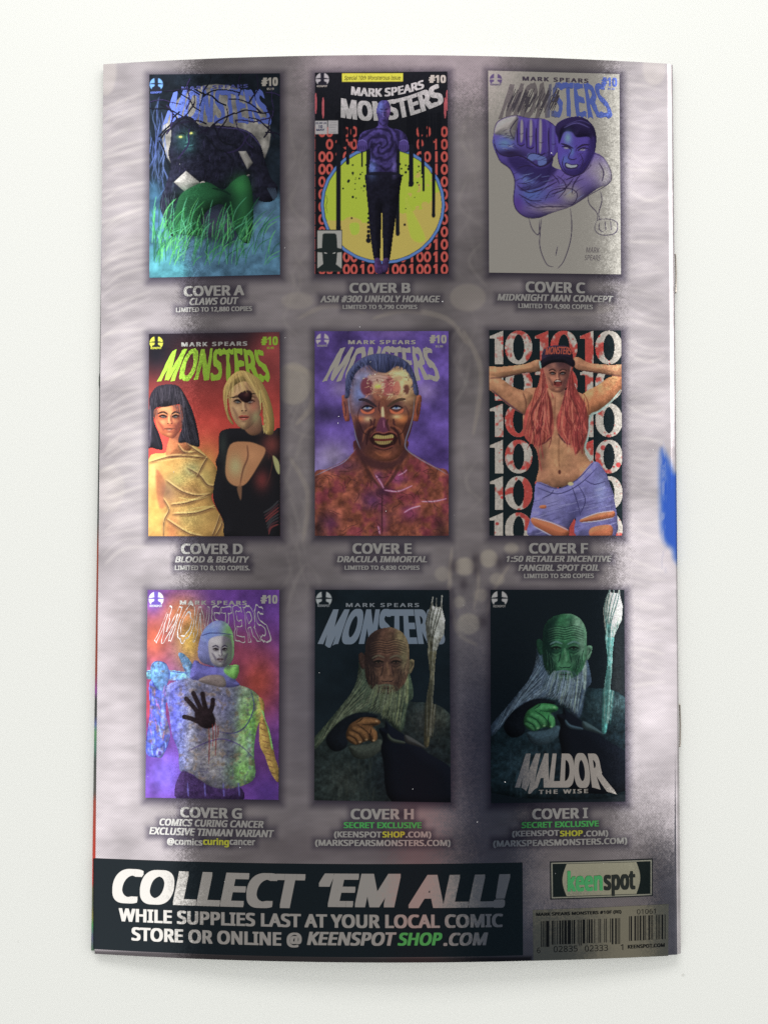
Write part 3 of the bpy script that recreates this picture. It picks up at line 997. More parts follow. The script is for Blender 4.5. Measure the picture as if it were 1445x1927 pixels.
    for p in ([(905, 780), (900, 900), (882, 970)], [(1205, 885), (1250, 930), (1230, 1060), (1200, 1120)], [(1225, 780), (1235, 850), (1222, 950)]):
        A.L(p, 6, (80, 44, 40), .6, True)
    A.fignames = ['figure', 'figure']
    return .82


def paint_e(A):
    rnd = random.Random(9)
    A.base.rgb[:] = (82, 62, 134)
    A.N(.5, 260, 2)
    A.B(240, 1000, 150, 120, (140, 128, 158), .8)
    A.B(170, 1090, 90, 80, (130, 120, 168), .7)
    A.B(210, 700, 150, 90, (44, 36, 66), .9)
    A.B(980, 1000, 120, 130, (56, 40, 92), .8)
    A.B(880, 540, 90, 80, (128, 112, 150), .7)
    A.B(300, 520, 80, 70, (126, 112, 150), .7)
    A.B(640, 140, 160, 40, (108, 84, 150), .7)
    A.N(.25, 60, 6)
    emblem(A, 174, 184, 46, (156, 150, 152), (84, 64, 130))
    A.fig()
    # shoulders and chest
    A.F([(112, 1136), (200, 1085), (310, 1035), (390, 965), (410, 880), (750, 880), (770, 950), (850, 1005), (960, 1070), (1060, 1136), (1060, 1560), (112, 1560)], (122, 66, 50), 4)
    A.N(.55, 60, 11, 5)
    A.N(.5, 40, 23, 4, (66, 36, 40), .55, .75)
    A.N(.55, 80, 29, 4, (112, 38, 66), .5, .68)
    for x, y, rx, ry, c in ((300, 1060, 130, 50, (78, 46, 84)), (520, 1300, 90, 70, (84, 44, 96)), (780, 1390, 70, 60, (120, 46, 96)), (560, 1150, 40, 60, (110, 52, 108)), (700, 1150, 50, 40, (130, 62, 120)),
                            (220, 1460, 70, 80, (74, 40, 70)), (600, 1240, 60, 40, (54, 30, 52)), (1000, 1500, 50, 100, (44, 30, 32)), (150, 1500, 30, 90, (40, 30, 32)), (600, 1450, 40, 100, (90, 44, 76))):
        A.B(x, y, rx, ry, c, .7, True)
    for p in ([(600, 1230), (700, 1240), (800, 1200)], [(860, 1310), (950, 1310), (1040, 1290)], [(740, 1390), (790, 1360), (860, 1340)], [(540, 1120), (580, 1180), (600, 1220)], [(560, 1480), (575, 1540)], [(700, 1130), (740, 1110), (760, 1090)]):
        A.L(p, 16, (176, 86, 140), .6, True, f=8)
        A.L(p, 5, (204, 176, 196), .7, True)
    A.L([(590, 1240), (588, 1400), (590, 1550)], 10, (56, 28, 36), .8, True, f=5)
    for i in range(60):                      # cracks
        x, y = rnd.uniform(130, 1040), rnd.uniform(1060, 1540)
        d = rnd.uniform(0, 6.28)
        pts = [(x, y)]
        for j in range(3):
            d += rnd.uniform(-.9, .9)
            pts.append((pts[-1][0] + 30 * math.cos(d), pts[-1][1] + 26 * math.sin(d)))
        A.L(pts, 5, (46, 26, 30), .6, True)
    for s in (-1, 1):
        A.L([(590 + s * 150, 1000), (590 + s * 90, 1120), (590 + s * 20, 1210)], 22, (70, 40, 36), .8, True, f=9)
        A.L([(590 + s * 120, 1020), (590 + s * 60, 1130), (590 + s * 14, 1200)], 12, (150, 82, 56), .5, True, f=6)
    # ears
    for s, x in ((-1, 342), (1, 828)):
        A.F([(x + s * 36, 580), (x, 575), (x - s * 20, 650), (x - s * 22, 740), (x + s * 8, 752), (x + s * 26, 690)], (126, 62, 44), 4)
        A.L([(x + s * 18, 610), (x + s * 6, 670), (x + s * 10, 720)], 12, (62, 32, 34), .8, True)
    # head
    A.F([(330, 540), (345, 440), (400, 350), (480, 298), (580, 278), (690, 298), (770, 350), (815, 440), (835, 540), (818, 640), (800, 780), (765, 890), (735, 960), (680, 1015), (600, 1030), (520, 1015),
         (450, 960), (405, 880), (385, 760), (352, 640)], (116, 66, 50), 4)
    A.B(430, 560, 80, 170, (98, 112, 164), .95, True)
    A.B(470, 440, 90, 60, (116, 120, 160), .9, True)
    A.B(740, 500, 90, 150, (200, 176, 124), .95, True)
    A.B(590, 470, 80, 60, (178, 150, 124), .9, True)
    A.B(700, 420, 70, 40, (206, 186, 132), .9, True)
    A.B(560, 900, 190, 130, (66, 38, 36), .95, True)
    A.B(430, 860, 50, 130, (52, 32, 44), .9, True)
    A.B(730, 850, 60, 130, (84, 48, 36), .9, True)
    A.B(600, 985, 70, 40, (128, 72, 48), .8, True)
    A.N(.25, 30, 14)
    # raw patches on the brow
    for x, y, rx, ry, c in ((482, 510, 44, 64, (104, 42, 52)), (625, 505, 52, 70, (146, 70, 76)), (560, 520, 40, 60, (184, 150, 116)), (560, 560, 36, 44, (140, 84, 66)), (758, 530, 22, 34, (84, 44, 42)), (690, 520, 28, 50, (170, 96, 84)), (560, 450, 70, 26, (172, 140, 128))):
        A.E(x, y, rx, ry, c, 10, .85, True)
    A.E(560, 510, 22, 16, (168, 176, 76), 6, .9, True)
    for i in range(70):
        x, y = rnd.uniform(470, 780), rnd.uniform(420, 600)
        A.L([(x, y), (x + rnd.uniform(-24, 24), y + rnd.uniform(-14, 18)), (x + rnd.uniform(-36, 36), y + rnd.uniform(-10, 24))], 4, rnd.choice(((212, 190, 150), (86, 36, 40), (188, 130, 110), (206, 170, 130))), .75, True)
    # hair swept back
    A.F([(330, 560), (338, 440), (395, 350), (480, 296), (580, 276), (690, 296), (775, 350), (820, 440), (846, 560), (812, 560), (800, 470), (755, 395), (690, 368), (640, 400), (610, 415), (540, 400), (490, 360), (420, 400), (375, 480), (360, 580), (330, 590)], (60, 66, 100), 5)
    A.hair(rnd, 150, [(340, 520), (400, 360), (580, 280), (760, 345), (830, 520)], [(365, 560), (430, 400), (590, 410), (750, 395), (806, 540)], 10, 5, ((40, 44, 76), (92, 102, 150), (56, 62, 104), (26, 28, 48)), .65, True)
    # eyes under a heavy brow
    for s, ex in ((-1, 488), (1, 690)):
        A.B(ex, 660, 70, 44, (58, 34, 42), .85, True)
        A.F([(ex - 46, 668), (ex, 690), (ex + 46, 664), (ex + 40, 690), (ex, 702), (ex - 38, 692)], (206, 92, 58), 4, .95, True)
        A.E(ex - 2, 658, 32, 10, (146, 152, 164), 3, .95, True)
        A.E(ex - 2, 655, 12, 10, (76, 104, 150), 2, .95, True)
        A.E(ex - 2, 652, 5, 6, (14, 14, 20), 1.5, 1, True)
        A.L([(ex - 42, 662), (ex - 4, 644), (ex + 42, 658)], 14, (24, 18, 24), .95, True)
        A.B(ex, 622, 50, 14, (70, 44, 48), .7, True)
    A.L([(425, 602), (480, 606), (552, 652)], 22, (44, 36, 44), .95, True)
    A.L([(752, 598), (700, 604), (626, 650)], 22, (66, 50, 40), .95, True)
    A.L([(572, 610), (566, 660), (580, 700)], 9, (58, 34, 40), .8, True)
    A.L([(608, 600), (618, 655), (606, 690)], 8, (92, 52, 44), .8, True)
    A.L([(592, 650), (594, 700), (596, 740)], 22, (206, 182, 140), .85, True, f=7)
    A.B(435, 735, 44, 26, (188, 104, 62), .8, True)
    A.B(730, 735, 48, 30, (196, 114, 58), .85, True)
    A.B(490, 735, 30, 20, (200, 176, 130), .8, True)
    A.B(690, 720, 36, 16, (204, 178, 124), .8, True)
    A.F([(575, 730), (610, 730), (640, 800), (625, 830), (560, 830), (548, 800)], (86, 42, 66), 6, .95, True)
    A.L([(598, 740), (604, 800)], 9, (150, 92, 120), .7, True, f=5)
    for x in (505, 540, 630, 668):
        A.L([(x, 735), (x + rnd.uniform(-10, 10), 770), (x + rnd.uniform(-16, 16), 830)], 16, (62, 34, 36), .85, True)
    A.F([(410, 890), (470, 985), (600, 1035), (700, 1010), (760, 900), (770, 980), (700, 1060), (600, 1090), (480, 1060), (412, 980)], (58, 34, 38), 14, .8, True)
    for s in (-1, 1):                        # folds from nose to jaw, hollow cheeks
        c = 597
        A.L([(c + s * 48, 790), (c + s * 100, 830), (c + s * 118, 920)], 18, (42, 24, 28), .85, True, f=7)
        A.L([(c + s * 66, 780), (c + s * 124, 820), (c + s * 145, 900)], 12, (140, 80, 54), .6, True, f=6)
        A.F([(c + s * 196, 720), (c + s * 150, 790), (c + s * 150, 890), (c + s * 182, 850)], (50, 30, 36), 14, .7, True)
        A.L([(c + s * 150, 640), (c + s * 176, 700), (c + s * 170, 770)], 9, (62, 36, 40), .6, True, f=5)
        A.L([(c + s * 60, 960), (c + s * 30, 985), (c, 990)], 9, (150, 88, 58), .6, True, f=6)
    A.L([(530, 935), (600, 950), (668, 932)], 10, (40, 24, 26), .8, True, f=5)
    for y in (430, 452, 474, 548, 570):
        A.L([(500, y + 6), (560, y - 4), (620, y + 5), (690, y - 4)], 5, (120, 84, 74), .6, True)
    # bared teeth
    A.F([(500, 872), (520, 842), (562, 832), (600, 840), (640, 830), (684, 842), (700, 866), (676, 912), (626, 936), (570, 936), (522, 908)], (38, 20, 22), 6, .95, True)
    A.F([(528, 862), (548, 846), (580, 850), (602, 853), (630, 849), (658, 844), (672, 858), (655, 872), (600, 874), (548, 874)], (160, 146, 84), 3, .95, True)
    A.F([(538, 890), (560, 886), (600, 890), (640, 884), (660, 884), (640, 906), (600, 914), (562, 910)], (142, 126, 74), 3, .95, True)
    A.F([(534, 872), (600, 876), (664, 868), (658, 884), (600, 890), (544, 888)], (92, 34, 32), 3, .9, True)
    for x in range(540, 672, 16):
        A.L([(x, 846), (x + 1, 874)], 3.5, (70, 54, 34), .8, True)
        A.L([(x - 4, 886), (x - 3, 910)], 3.5, (66, 48, 32), .8, True)
    A.L([(506, 868), (530, 836), (566, 826), (600, 835), (640, 824), (682, 836), (696, 864)], 9, (128, 66, 58), .8, True, f=4)
    A.L([(528, 918), (600, 944), (670, 918)], 12, (118, 60, 52), .7, True, f=5)
    A.L([(430, 760), (460, 830), (505, 850)], 8, (40, 24, 28), .7, True)
    A.L([(760, 760), (730, 830), (690, 850)], 8, (48, 28, 26), .7, True)
    # cold rim of light
    for p in ([(352, 560), (366, 700), (392, 800), (412, 880), (440, 950)], [(812, 580), (806, 700), (784, 790), (752, 890), (762, 950), (860, 1020), (980, 1085), (1050, 1128)], [(122, 1132), (230, 1080), (330, 1030), (408, 940)]):
        A.L(p, 7, (132, 156, 200), .6, True, f=4)
    A.fignames = ['figure']
    return .85


def paint_f(A):
    rnd = random.Random(11)
    A.base.rgb[:] = (20, 30, 34)
    num = (160, 154, 146)
    A.fig()
    A.vol = None
    for r in range(6):                        # rows of big serif tens spattered with red
        for c in range(3):
            x0 = 170 + c * 285
            y0 = 108 + r * 230
            A.F([(x0, y0 + 36), (x0 + 86, y0), (x0 + 88, y0 + 214), (x0 + 32, y0 + 214), (x0 + 32, y0 + 52), (x0, y0 + 52)], num, 2, sm=False)
            A.E(x0 + 184, y0 + 107, 88, 108, num, 2)
    L = A.cur
    for r in range(6):
        for c in range(3):
            x0 = 170 + c * 285
            y0 = 108 + r * 230
            ell = ((A.X - x0 - 184) / 34) ** 2 + ((A.Y - y0 - 107) / 82) ** 2
            L.a[ell < 1] = 0
    n = fbm(A.X, A.Y, 70, 5, 3)
    n3 = fbm(A.X, A.Y, 26, 9, 2)
    bias = np.exp(-((A.X - 560) / 200) ** 2) * .34 + np.exp(-((A.X - 330) / 90) ** 2 - ((A.Y - 800) / 200) ** 2) * .3 + np.exp(-((A.X - 800) / 120) ** 2) * .12
    k = np.clip((n + bias + (n3 - .5) * .25 - .66) * 9, 0, 1)[..., None] * L.a[..., None]
    L.rgb = L.rgb * (1 - k) + np.array((160, 60, 54)) * k
    A.N(.12, 9, 31, 2)
    for i in range(170):
        x, y = rnd.uniform(170, 1000), rnd.uniform(110, 1400)
        q = rnd.choice((4, 6, 8, 12, 16))
        A.E(x, y, q, q * rnd.uniform(.7, 1.2), rnd.choice(((176, 46, 46), (150, 48, 46), (190, 62, 58))), 2, .9, True)
    A.fig()
    sk = (158, 110, 82)
    rim = (138, 164, 160)
    # torso
    A.F([(390, 480), (480, 470), (620, 480), (740, 500), (800, 560), (800, 640), (785, 780), (770, 870), (800, 930), (840, 980), (800, 1060), (600, 1100), (470, 1080), (480, 980), (470, 880), (440, 820), (385, 760),
         (380, 650), (400, 560)], sk, 4)
    # arms up behind the head
    A.F([(160, 340), (250, 336), (400, 318), (480, 290), (505, 340), (480, 368), (380, 380), (270, 405), (170, 412)], (160, 114, 82), 4)
    A.F([(160, 392), (240, 412), (330, 470), (440, 510), (430, 600), (395, 640), (300, 590), (220, 520), (160, 470)], (158, 110, 80), 4)
    A.F([(1010, 325), (940, 325), (800, 312), (730, 275), (700, 290), (712, 345), (780, 368), (900, 385), (1010, 400)], (170, 118, 86), 4)
    A.F([(1010, 395), (930, 402), (860, 450), (760, 510), (760, 590), (800, 640), (880, 600), (960, 540), (1010, 470)], (176, 112, 74), 4)
    for p in ([(170, 410), (270, 402), (380, 380), (470, 372)], [(1010, 398), (900, 384), (780, 366), (720, 360)]):
        A.L(p, 14, (70, 44, 44), .8, True, f=5)
    A.L([(180, 480), (260, 550), (340, 610), (395, 645)], 12, (72, 44, 60), .8, True, f=5)
    A.L([(1000, 480), (940, 555), (860, 620), (808, 650), (790, 780), (775, 860), (830, 940)], 15, rim, .85, f=4)
    A.L([(380, 500), (400, 560), (396, 640)], 9, (92, 58, 46), .8, True, f=4)
    A.L([(760, 500), (790, 560), (796, 640)], 9, (110, 64, 48), .8, True, f=4)
    A.B(210, 440, 60, 40, (180, 134, 98), .6, True)
    A.B(930, 440, 60, 40, (196, 128, 84), .6, True)
    A.B(600, 900, 90, 120, (178, 132, 92), .7, True)
    A.B(500, 900, 40, 150, (104, 68, 56), .7, True)
    A.B(770, 960, 50, 70, (190, 136, 94), .6, True)
    A.L([(610, 780), (606, 900), (612, 980)], 14, (122, 84, 60), .6, True, f=7)
    A.E(612, 1003, 9, 14, (70, 36, 32), 4, .9, True)
    A.L([(585, 520), (582, 600), (580, 690)], 9, (126, 78, 58), .7, True, f=5)
    # dark top almost hidden by the hair
    A.F([(400, 640), (520, 600), (570, 640), (572, 760), (520, 822), (440, 822), (385, 760)], (142, 70, 60), 6, 1, True)
    A.F([(600, 640), (660, 600), (770, 640), (792, 740), (770, 810), (700, 830), (620, 780), (594, 720)], (138, 64, 58), 6, 1, True)
    A.L([(420, 815), (500, 826), (560, 780)], 10, (70, 36, 40), .8, True)
    A.L([(600, 760), (660, 822), (760, 826)], 12, (60, 32, 40), .85, True)
    # head
    A.F([(515, 300), (690, 290), (690, 380), (668, 450), (630, 492), (590, 500), (550, 480), (522, 420)], (156, 100, 80), 4)
    A.B(600, 320, 100, 40, (40, 30, 42), .9, True)
    A.L([(684, 330), (676, 430), (655, 470)], 12, (126, 168, 166), .85, True, f=4)
    face(A, 600, 392, 70, 104, None, (74, 44, 46), (196, 130, 104), (140, 50, 48), brow=(60, 38, 36))
    A.F([(576, 430), (600, 418), (626, 428), (622, 450), (600, 458), (580, 448)], (58, 24, 24), 3, .95, True)
    A.L([(580, 430), (600, 426), (622, 429)], 6, (180, 168, 160), .9, True)
    A.E(604, 446, 17, 13, (120, 52, 50), 3, .9, True)
    # long red hair
    for pts in ([(498, 330), (520, 420), (540, 500), (560, 560), (570, 660), (545, 760), (500, 830), (440, 826), (388, 770), (392, 640), (440, 540), (480, 440)],
                [(690, 320), (700, 420), (730, 500), (780, 590), (795, 720), (770, 800), (720, 890), (690, 830), (620, 760), (600, 680), (630, 560), (660, 470), (680, 400)]):
        A.F(pts, (158, 66, 60), 5)
    A.hair(rnd, 130, [(500, 340), (510, 420), (530, 520)], [(400, 760), (460, 850), (560, 760)], 16, 6, ((120, 44, 44), (186, 92, 80), (150, 58, 54), (90, 36, 42), (186, 120, 84)), .6, True)
    A.hair(rnd, 130, [(690, 340), (680, 420), (660, 520)], [(610, 760), (700, 860), (785, 740)], 16, 6, ((120, 44, 44), (186, 88, 78), (150, 54, 54), (92, 36, 44), (176, 104, 80)), .6, True)
    for p in ([(470, 800), (480, 900), (500, 1000)], [(490, 800), (510, 920)], [(700, 830), (715, 900)], [(560, 500), (575, 540)]):
        A.L(p, 9, (140, 58, 56), .8)
    for i in range(34):                      # loose ends
        s = rnd.choice((-1, 1))
        x = 590 + s * rnd.uniform(30, 190)
        y = rnd.uniform(640, 800)
        A.L([(x, y - 120), (x + rnd.uniform(-16, 16), y), (x + s * rnd.uniform(-10, 26), y + rnd.uniform(40, 110))], rnd.uniform(6, 9), rnd.choice(((128, 48, 48), (170, 76, 68), (96, 36, 42), (188, 104, 84))), .8)
    for i in range(24):
        s = rnd.choice((-1, 1))
        A.L([(600 + s * 92, 350), (600 + s * rnd.uniform(60, 110), 480), (600 + s * rnd.uniform(60, 170), 640), (600 + s * rnd.uniform(40, 170), 770)], rnd.uniform(5, 9), rnd.choice(((70, 28, 34), (196, 108, 90), (110, 40, 42))), .6, True)
    # cap
    A.F([(497, 300), (505, 240), (545, 208), (600, 200), (655, 205), (690, 240), (700, 300), (690, 312), (600, 290), (515, 312)], (42, 34, 52), 3)
    A.F([(492, 300), (560, 270), (640, 268), (705, 296), (700, 340), (640, 312), (560, 314), (500, 346)], (24, 22, 32), 3)
    A.L([(505, 250), (540, 214), (600, 202)], 6, (84, 70, 96), .7, True)
    A.L([(486, 300), (494, 350)], 10, (140, 190, 180), .8)
    # denim shorts
    A.F([(470, 1065), (600, 1105), (720, 1050), (830, 935), (900, 1000), (930, 1080), (960, 1180), (965, 1410), (720, 1410), (715, 1290), (660, 1380), (640, 1410), (420, 1410), (425, 1300), (450, 1180)], (100, 98, 152), 4)
    A.N(.2, 30, 41, 3)
    A.B(560, 1190, 70, 60, (132, 130, 176), .6, True)
    A.B(870, 1120, 40, 90, (128, 140, 186), .6, True)
    A.B(720, 1250, 60, 90, (66, 64, 112), .7, True)
    for i in range(60):
        x, y = rnd.uniform(450, 940), rnd.uniform(1080, 1390)
        A.L([(x - 40, y + 10), (x, y), (x + 40, y - 12)], 5, rnd.choice(((148, 150, 190), (64, 62, 108), (120, 120, 170))), .5, True)
    for p in ([(470, 1100), (600, 1140), (730, 1085), (850, 975)], [(470, 1068), (600, 1106), (720, 1052), (830, 938)], [(690, 1095), (720, 1180), (745, 1280)], [(730, 1085), (775, 1180), (740, 1270)], [(500, 1170), (560, 1140), (572, 1115)], [(770, 1050), (830, 1080), (905, 1060)]):
        A.L(p, 7, (52, 50, 92), .85, True)
    A.E(682, 1077, 18, 12, (176, 168, 120), 3, .95, True)
    for p in ([(440, 1290), (560, 1320), (670, 1370), (640, 1420), (560, 1400), (450, 1340)], [(748, 1300), (850, 1262), (952, 1248), (950, 1290), (850, 1310), (752, 1320)], [(812, 1356), (935, 1338), (935, 1412), (812, 1412)], [(488, 1215), (525, 1212), (525, 1232), (490, 1232)]):
        A.F(p, (178, 100, 66), 3)
    for p in ([(440, 1290), (560, 1322), (670, 1372)], [(748, 1300), (850, 1262), (952, 1248)], [(750, 1322), (850, 1312), (950, 1292)], [(450, 1345), (560, 1405)]):
        A.L(p, 7, (170, 172, 200), .8, True)
    A.fignames = ['spattered_numerals', 'figure']
    return .86


def paint_g(A):
    rnd = random.Random(13)
    A.base.rgb[:] = (104, 58, 150)
    A.B(480, 420, 150, 230, (206, 96, 60), .9)
    A.B(720, 420, 120, 260, (196, 160, 60), .95)
    A.B(640, 250, 110, 120, (190, 110, 60), .8)
    A.B(1150, 700, 190, 260, (180, 72, 56), .95)
    A.B(1000, 500, 160, 160, (150, 60, 76), .7)
    A.B(480, 840, 100, 180, (208, 60, 66), .9)
    A.B(1200, 1200, 140, 160, (90, 48, 110), .9)
    A.B(560, 1300, 180, 170, (106, 84, 200), .9)
    A.B(1220, 1420, 120, 120, (84, 50, 140), .9)
    A.B(480, 170, 60, 90, (110, 80, 190), .8)
    A.B(1180, 180, 130, 120, (92, 54, 140), .8)
    A.N(.3, 70, 3)
    A.base.rgb *= .80
    emblem(A, 497, 163, 48, (204, 206, 212), (80, 60, 140))
    A.fig()
    # arm raised on the left, gripping a pole
    A.F([(455, 700), (540, 680), (570, 740), (560, 900), (590, 1040), (545, 1170), (500, 1190), (440, 1170), (430, 1100), (455, 900)], (58, 72, 164), 4)
    A.F([(428, 628), (560, 620), (700, 640), (720, 690), (560, 688), (428, 676)], (96, 168, 190), 4)
    A.F([(640, 515), (680, 520), (740, 600), (760, 700), (710, 690), (670, 600)], (70, 110, 140), 4)
    A.F([(462, 600), (500, 562), (560, 580), (585, 640), (580, 690), (540, 760), (505, 740), (470, 690)], (70, 112, 150), 4)
    for x in (480, 508, 534):
        A.L([(x, 580), (x + 10, 620), (x + 6, 650)], 5, (60, 70, 130), .8, True)
    for i in range(40):
        x, y = rnd.uniform(450, 560), rnd.uniform(700, 1160)
        A.L([(x, y), (x + rnd.uniform(-14, 14), y + rnd.uniform(30, 70))], 9, rnd.choice(((190, 84, 96), (120, 170, 220), (84, 84, 180), (170, 90, 140))), .6, True)
    for p in ([(462, 700), (458, 850), (436, 1080), (446, 1168)], [(566, 720), (556, 900), (584, 1040), (548, 1168)], [(462, 604), (500, 564), (560, 582), (584, 640), (578, 694)], [(428, 630), (460, 634)], [(585, 630), (700, 642)], [(580, 690), (718, 694)], [(470, 690), (500, 745), (540, 762)]):
        A.L(p, 8, (44, 50, 120), .85, True)
    A.B(475, 950, 16, 200, (60, 66, 170), .6, True)
    A.B(540, 900, 12, 120, (150, 190, 230), .6, True)
    A.E(520, 1160, 24, 34, (100, 110, 190), 3)
    A.E(520, 1160, 10, 16, (70, 50, 130), 3, 1, True)
    # breastplate
    A.F([(560, 740), (640, 690), (780, 670), (900, 700), (1040, 720), (1130, 760), (1185, 830), (1190, 900), (1150, 1000), (1130, 1150), (1138, 1310), (1060, 1370), (960, 1392), (840, 1370), (720, 1290), (650, 1270),
         (640, 1150), (600, 1040), (580, 900)], (86, 86, 100), 4)
    A.B(630, 900, 90, 260, (86, 96, 196), .95, True)
    A.B(660, 1150, 60, 150, (110, 120, 190), .8, True)
    A.B(900, 850, 130, 120, (98, 98, 150), .7, True)
    A.B(1120, 1000, 100, 240, (112, 172, 74), .95, True)
    A.B(1050, 1280, 90, 90, (104, 166, 74), .8, True)
    A.B(1170, 900, 40, 120, (166, 178, 70), .8, True)
    A.B(1100, 1120, 24, 90, (120, 150, 170), .6, True)
    A.B(820, 1180, 80, 120, (140, 136, 126), .8, True)
    A.N(.35, 24, 5, 4)
    A.N(.55, 30, 15, 4, (110, 88, 66), .56, .70)
    A.N(.5, 16, 25, 3, (66, 64, 92), .58, .7)
    for x, w, c, a in ((610, 26, (60, 60, 150), .6), (720, 40, (150, 150, 160), .45), (800, 40, (70, 68, 104), .4), (880, 46, (146, 142, 140), .4), (980, 40, (66, 70, 92), .45), (1060, 30, (130, 176, 100), .4), (1128, 16, (50, 92, 56), .6)):
        A.B(x, 1040, w, 330, c, a, True)
    A.L([(1110, 760), (1130, 860), (1080, 980), (1000, 1030), (900, 1020)], 8, (50, 48, 96), .85, True)
    A.L([(690, 1155), (800, 1100), (920, 1068), (1040, 1110), (1130, 1195)], 7, (62, 48, 100), .85, True)
    A.L([(690, 720), (600, 760), (580, 880)], 6, (60, 60, 140), .6, True)
    # hand print
    hb = (30, 22, 26)
    A.F([(750, 890), (800, 862), (850, 880), (880, 940), (870, 985), (830, 1002), (780, 985), (752, 940)], hb, 5)
    for p in ([(770, 900), (730, 850), (692, 808)], [(790, 880), (760, 820), (738, 772)], [(818, 875), (805, 820), (798, 775)], [(850, 890), (862, 850), (864, 815)], [(765, 955), (720, 935), (680, 925)]):
        A.L(p, 30, hb, 1, tap=False, f=4)
    for x, y0, y1 in ((838, 990, 1230), (862, 970, 1120), (880, 960, 1180), (895, 980, 1060)):
        A.L([(x, y0), (x + 4, (y0 + y1) / 2), (x, y1)], 7, (110, 40, 40), .8, True)
    # belt
    A.F([(660, 1280), (760, 1320), (850, 1375), (960, 1395), (1040, 1380), (1040, 1470), (640, 1470)], (48, 32, 70), 5)
    for x in (700, 810, 930, 1030):
        A.L([(x, 1350), (x + 6, 1440)], 10, (92, 90, 170), .6, True)
    # right arm
    A.F([(1160, 800), (1195, 830), (1200, 930), (1230, 1010), (1255, 1130), (1270, 1200), (1290, 1260), (1290, 1350), (1240, 1290), (1200, 1180), (1165, 1100), (1165, 960), (1180, 900)], (150, 122, 60), 4)
    A.L([(1180, 880), (1225, 1000), (1250, 1140)], 16, (100, 176, 100), .8, True, f=4)
    A.N(.3, 14, 35)
    for y in range(960, 1330, 40):
        A.L([(1160 + (y - 960) * .2, y), (1200 + (y - 960) * .22, y + 14)], 7, (96, 62, 46), .7, True)
    # collar
    A.F([(745, 560), (800, 590), (900, 605), (1000, 600), (1032, 595), (1010, 680), (1038, 720), (960, 735), (860, 720), (770, 690), (715, 670)], (84, 82, 150), 4)
    A.F([(950, 600), (1032, 592), (1012, 680), (940, 640)], (108, 168, 78), 6, .95)
    A.F([(770, 690), (840, 655), (930, 662), (945, 730), (860, 722)], (112, 100, 96), 4, .95)
    A.L([(745, 562), (850, 600), (1030, 596)], 6, (48, 44, 84), .8, True)
    # plain masked head under a rounded hood
    A.F([(765, 520), (775, 440), (800, 370), (850, 318), (900, 300), (950, 315), (990, 370), (1002, 450), (998, 540), (960, 595), (900, 605), (840, 590), (790, 570)], (98, 102, 150), 4)
    A.B(970, 440, 50, 160, (112, 172, 84), .95, True)
    A.B(840, 380, 60, 60, (96, 122, 190), .8, True)
    A.N(.2, 30, 45)
    A.F([(835, 440), (880, 405), (945, 405), (985, 440), (985, 530), (950, 590), (900, 598), (850, 560)], (138, 134, 140), 5)
    A.B(965, 510, 30, 80, (120, 170, 90), .8, True)
    face(A, 908, 500, 62, 96, None, (52, 44, 66), (170, 168, 170), (84, 70, 80), iris=(60, 60, 80), brow=(46, 40, 60), turn=.2)
    A.L([(790, 400), (860, 382), (990, 392)], 8, (52, 54, 100), .8, True)
    A.fignames = ['figure']
    return .8


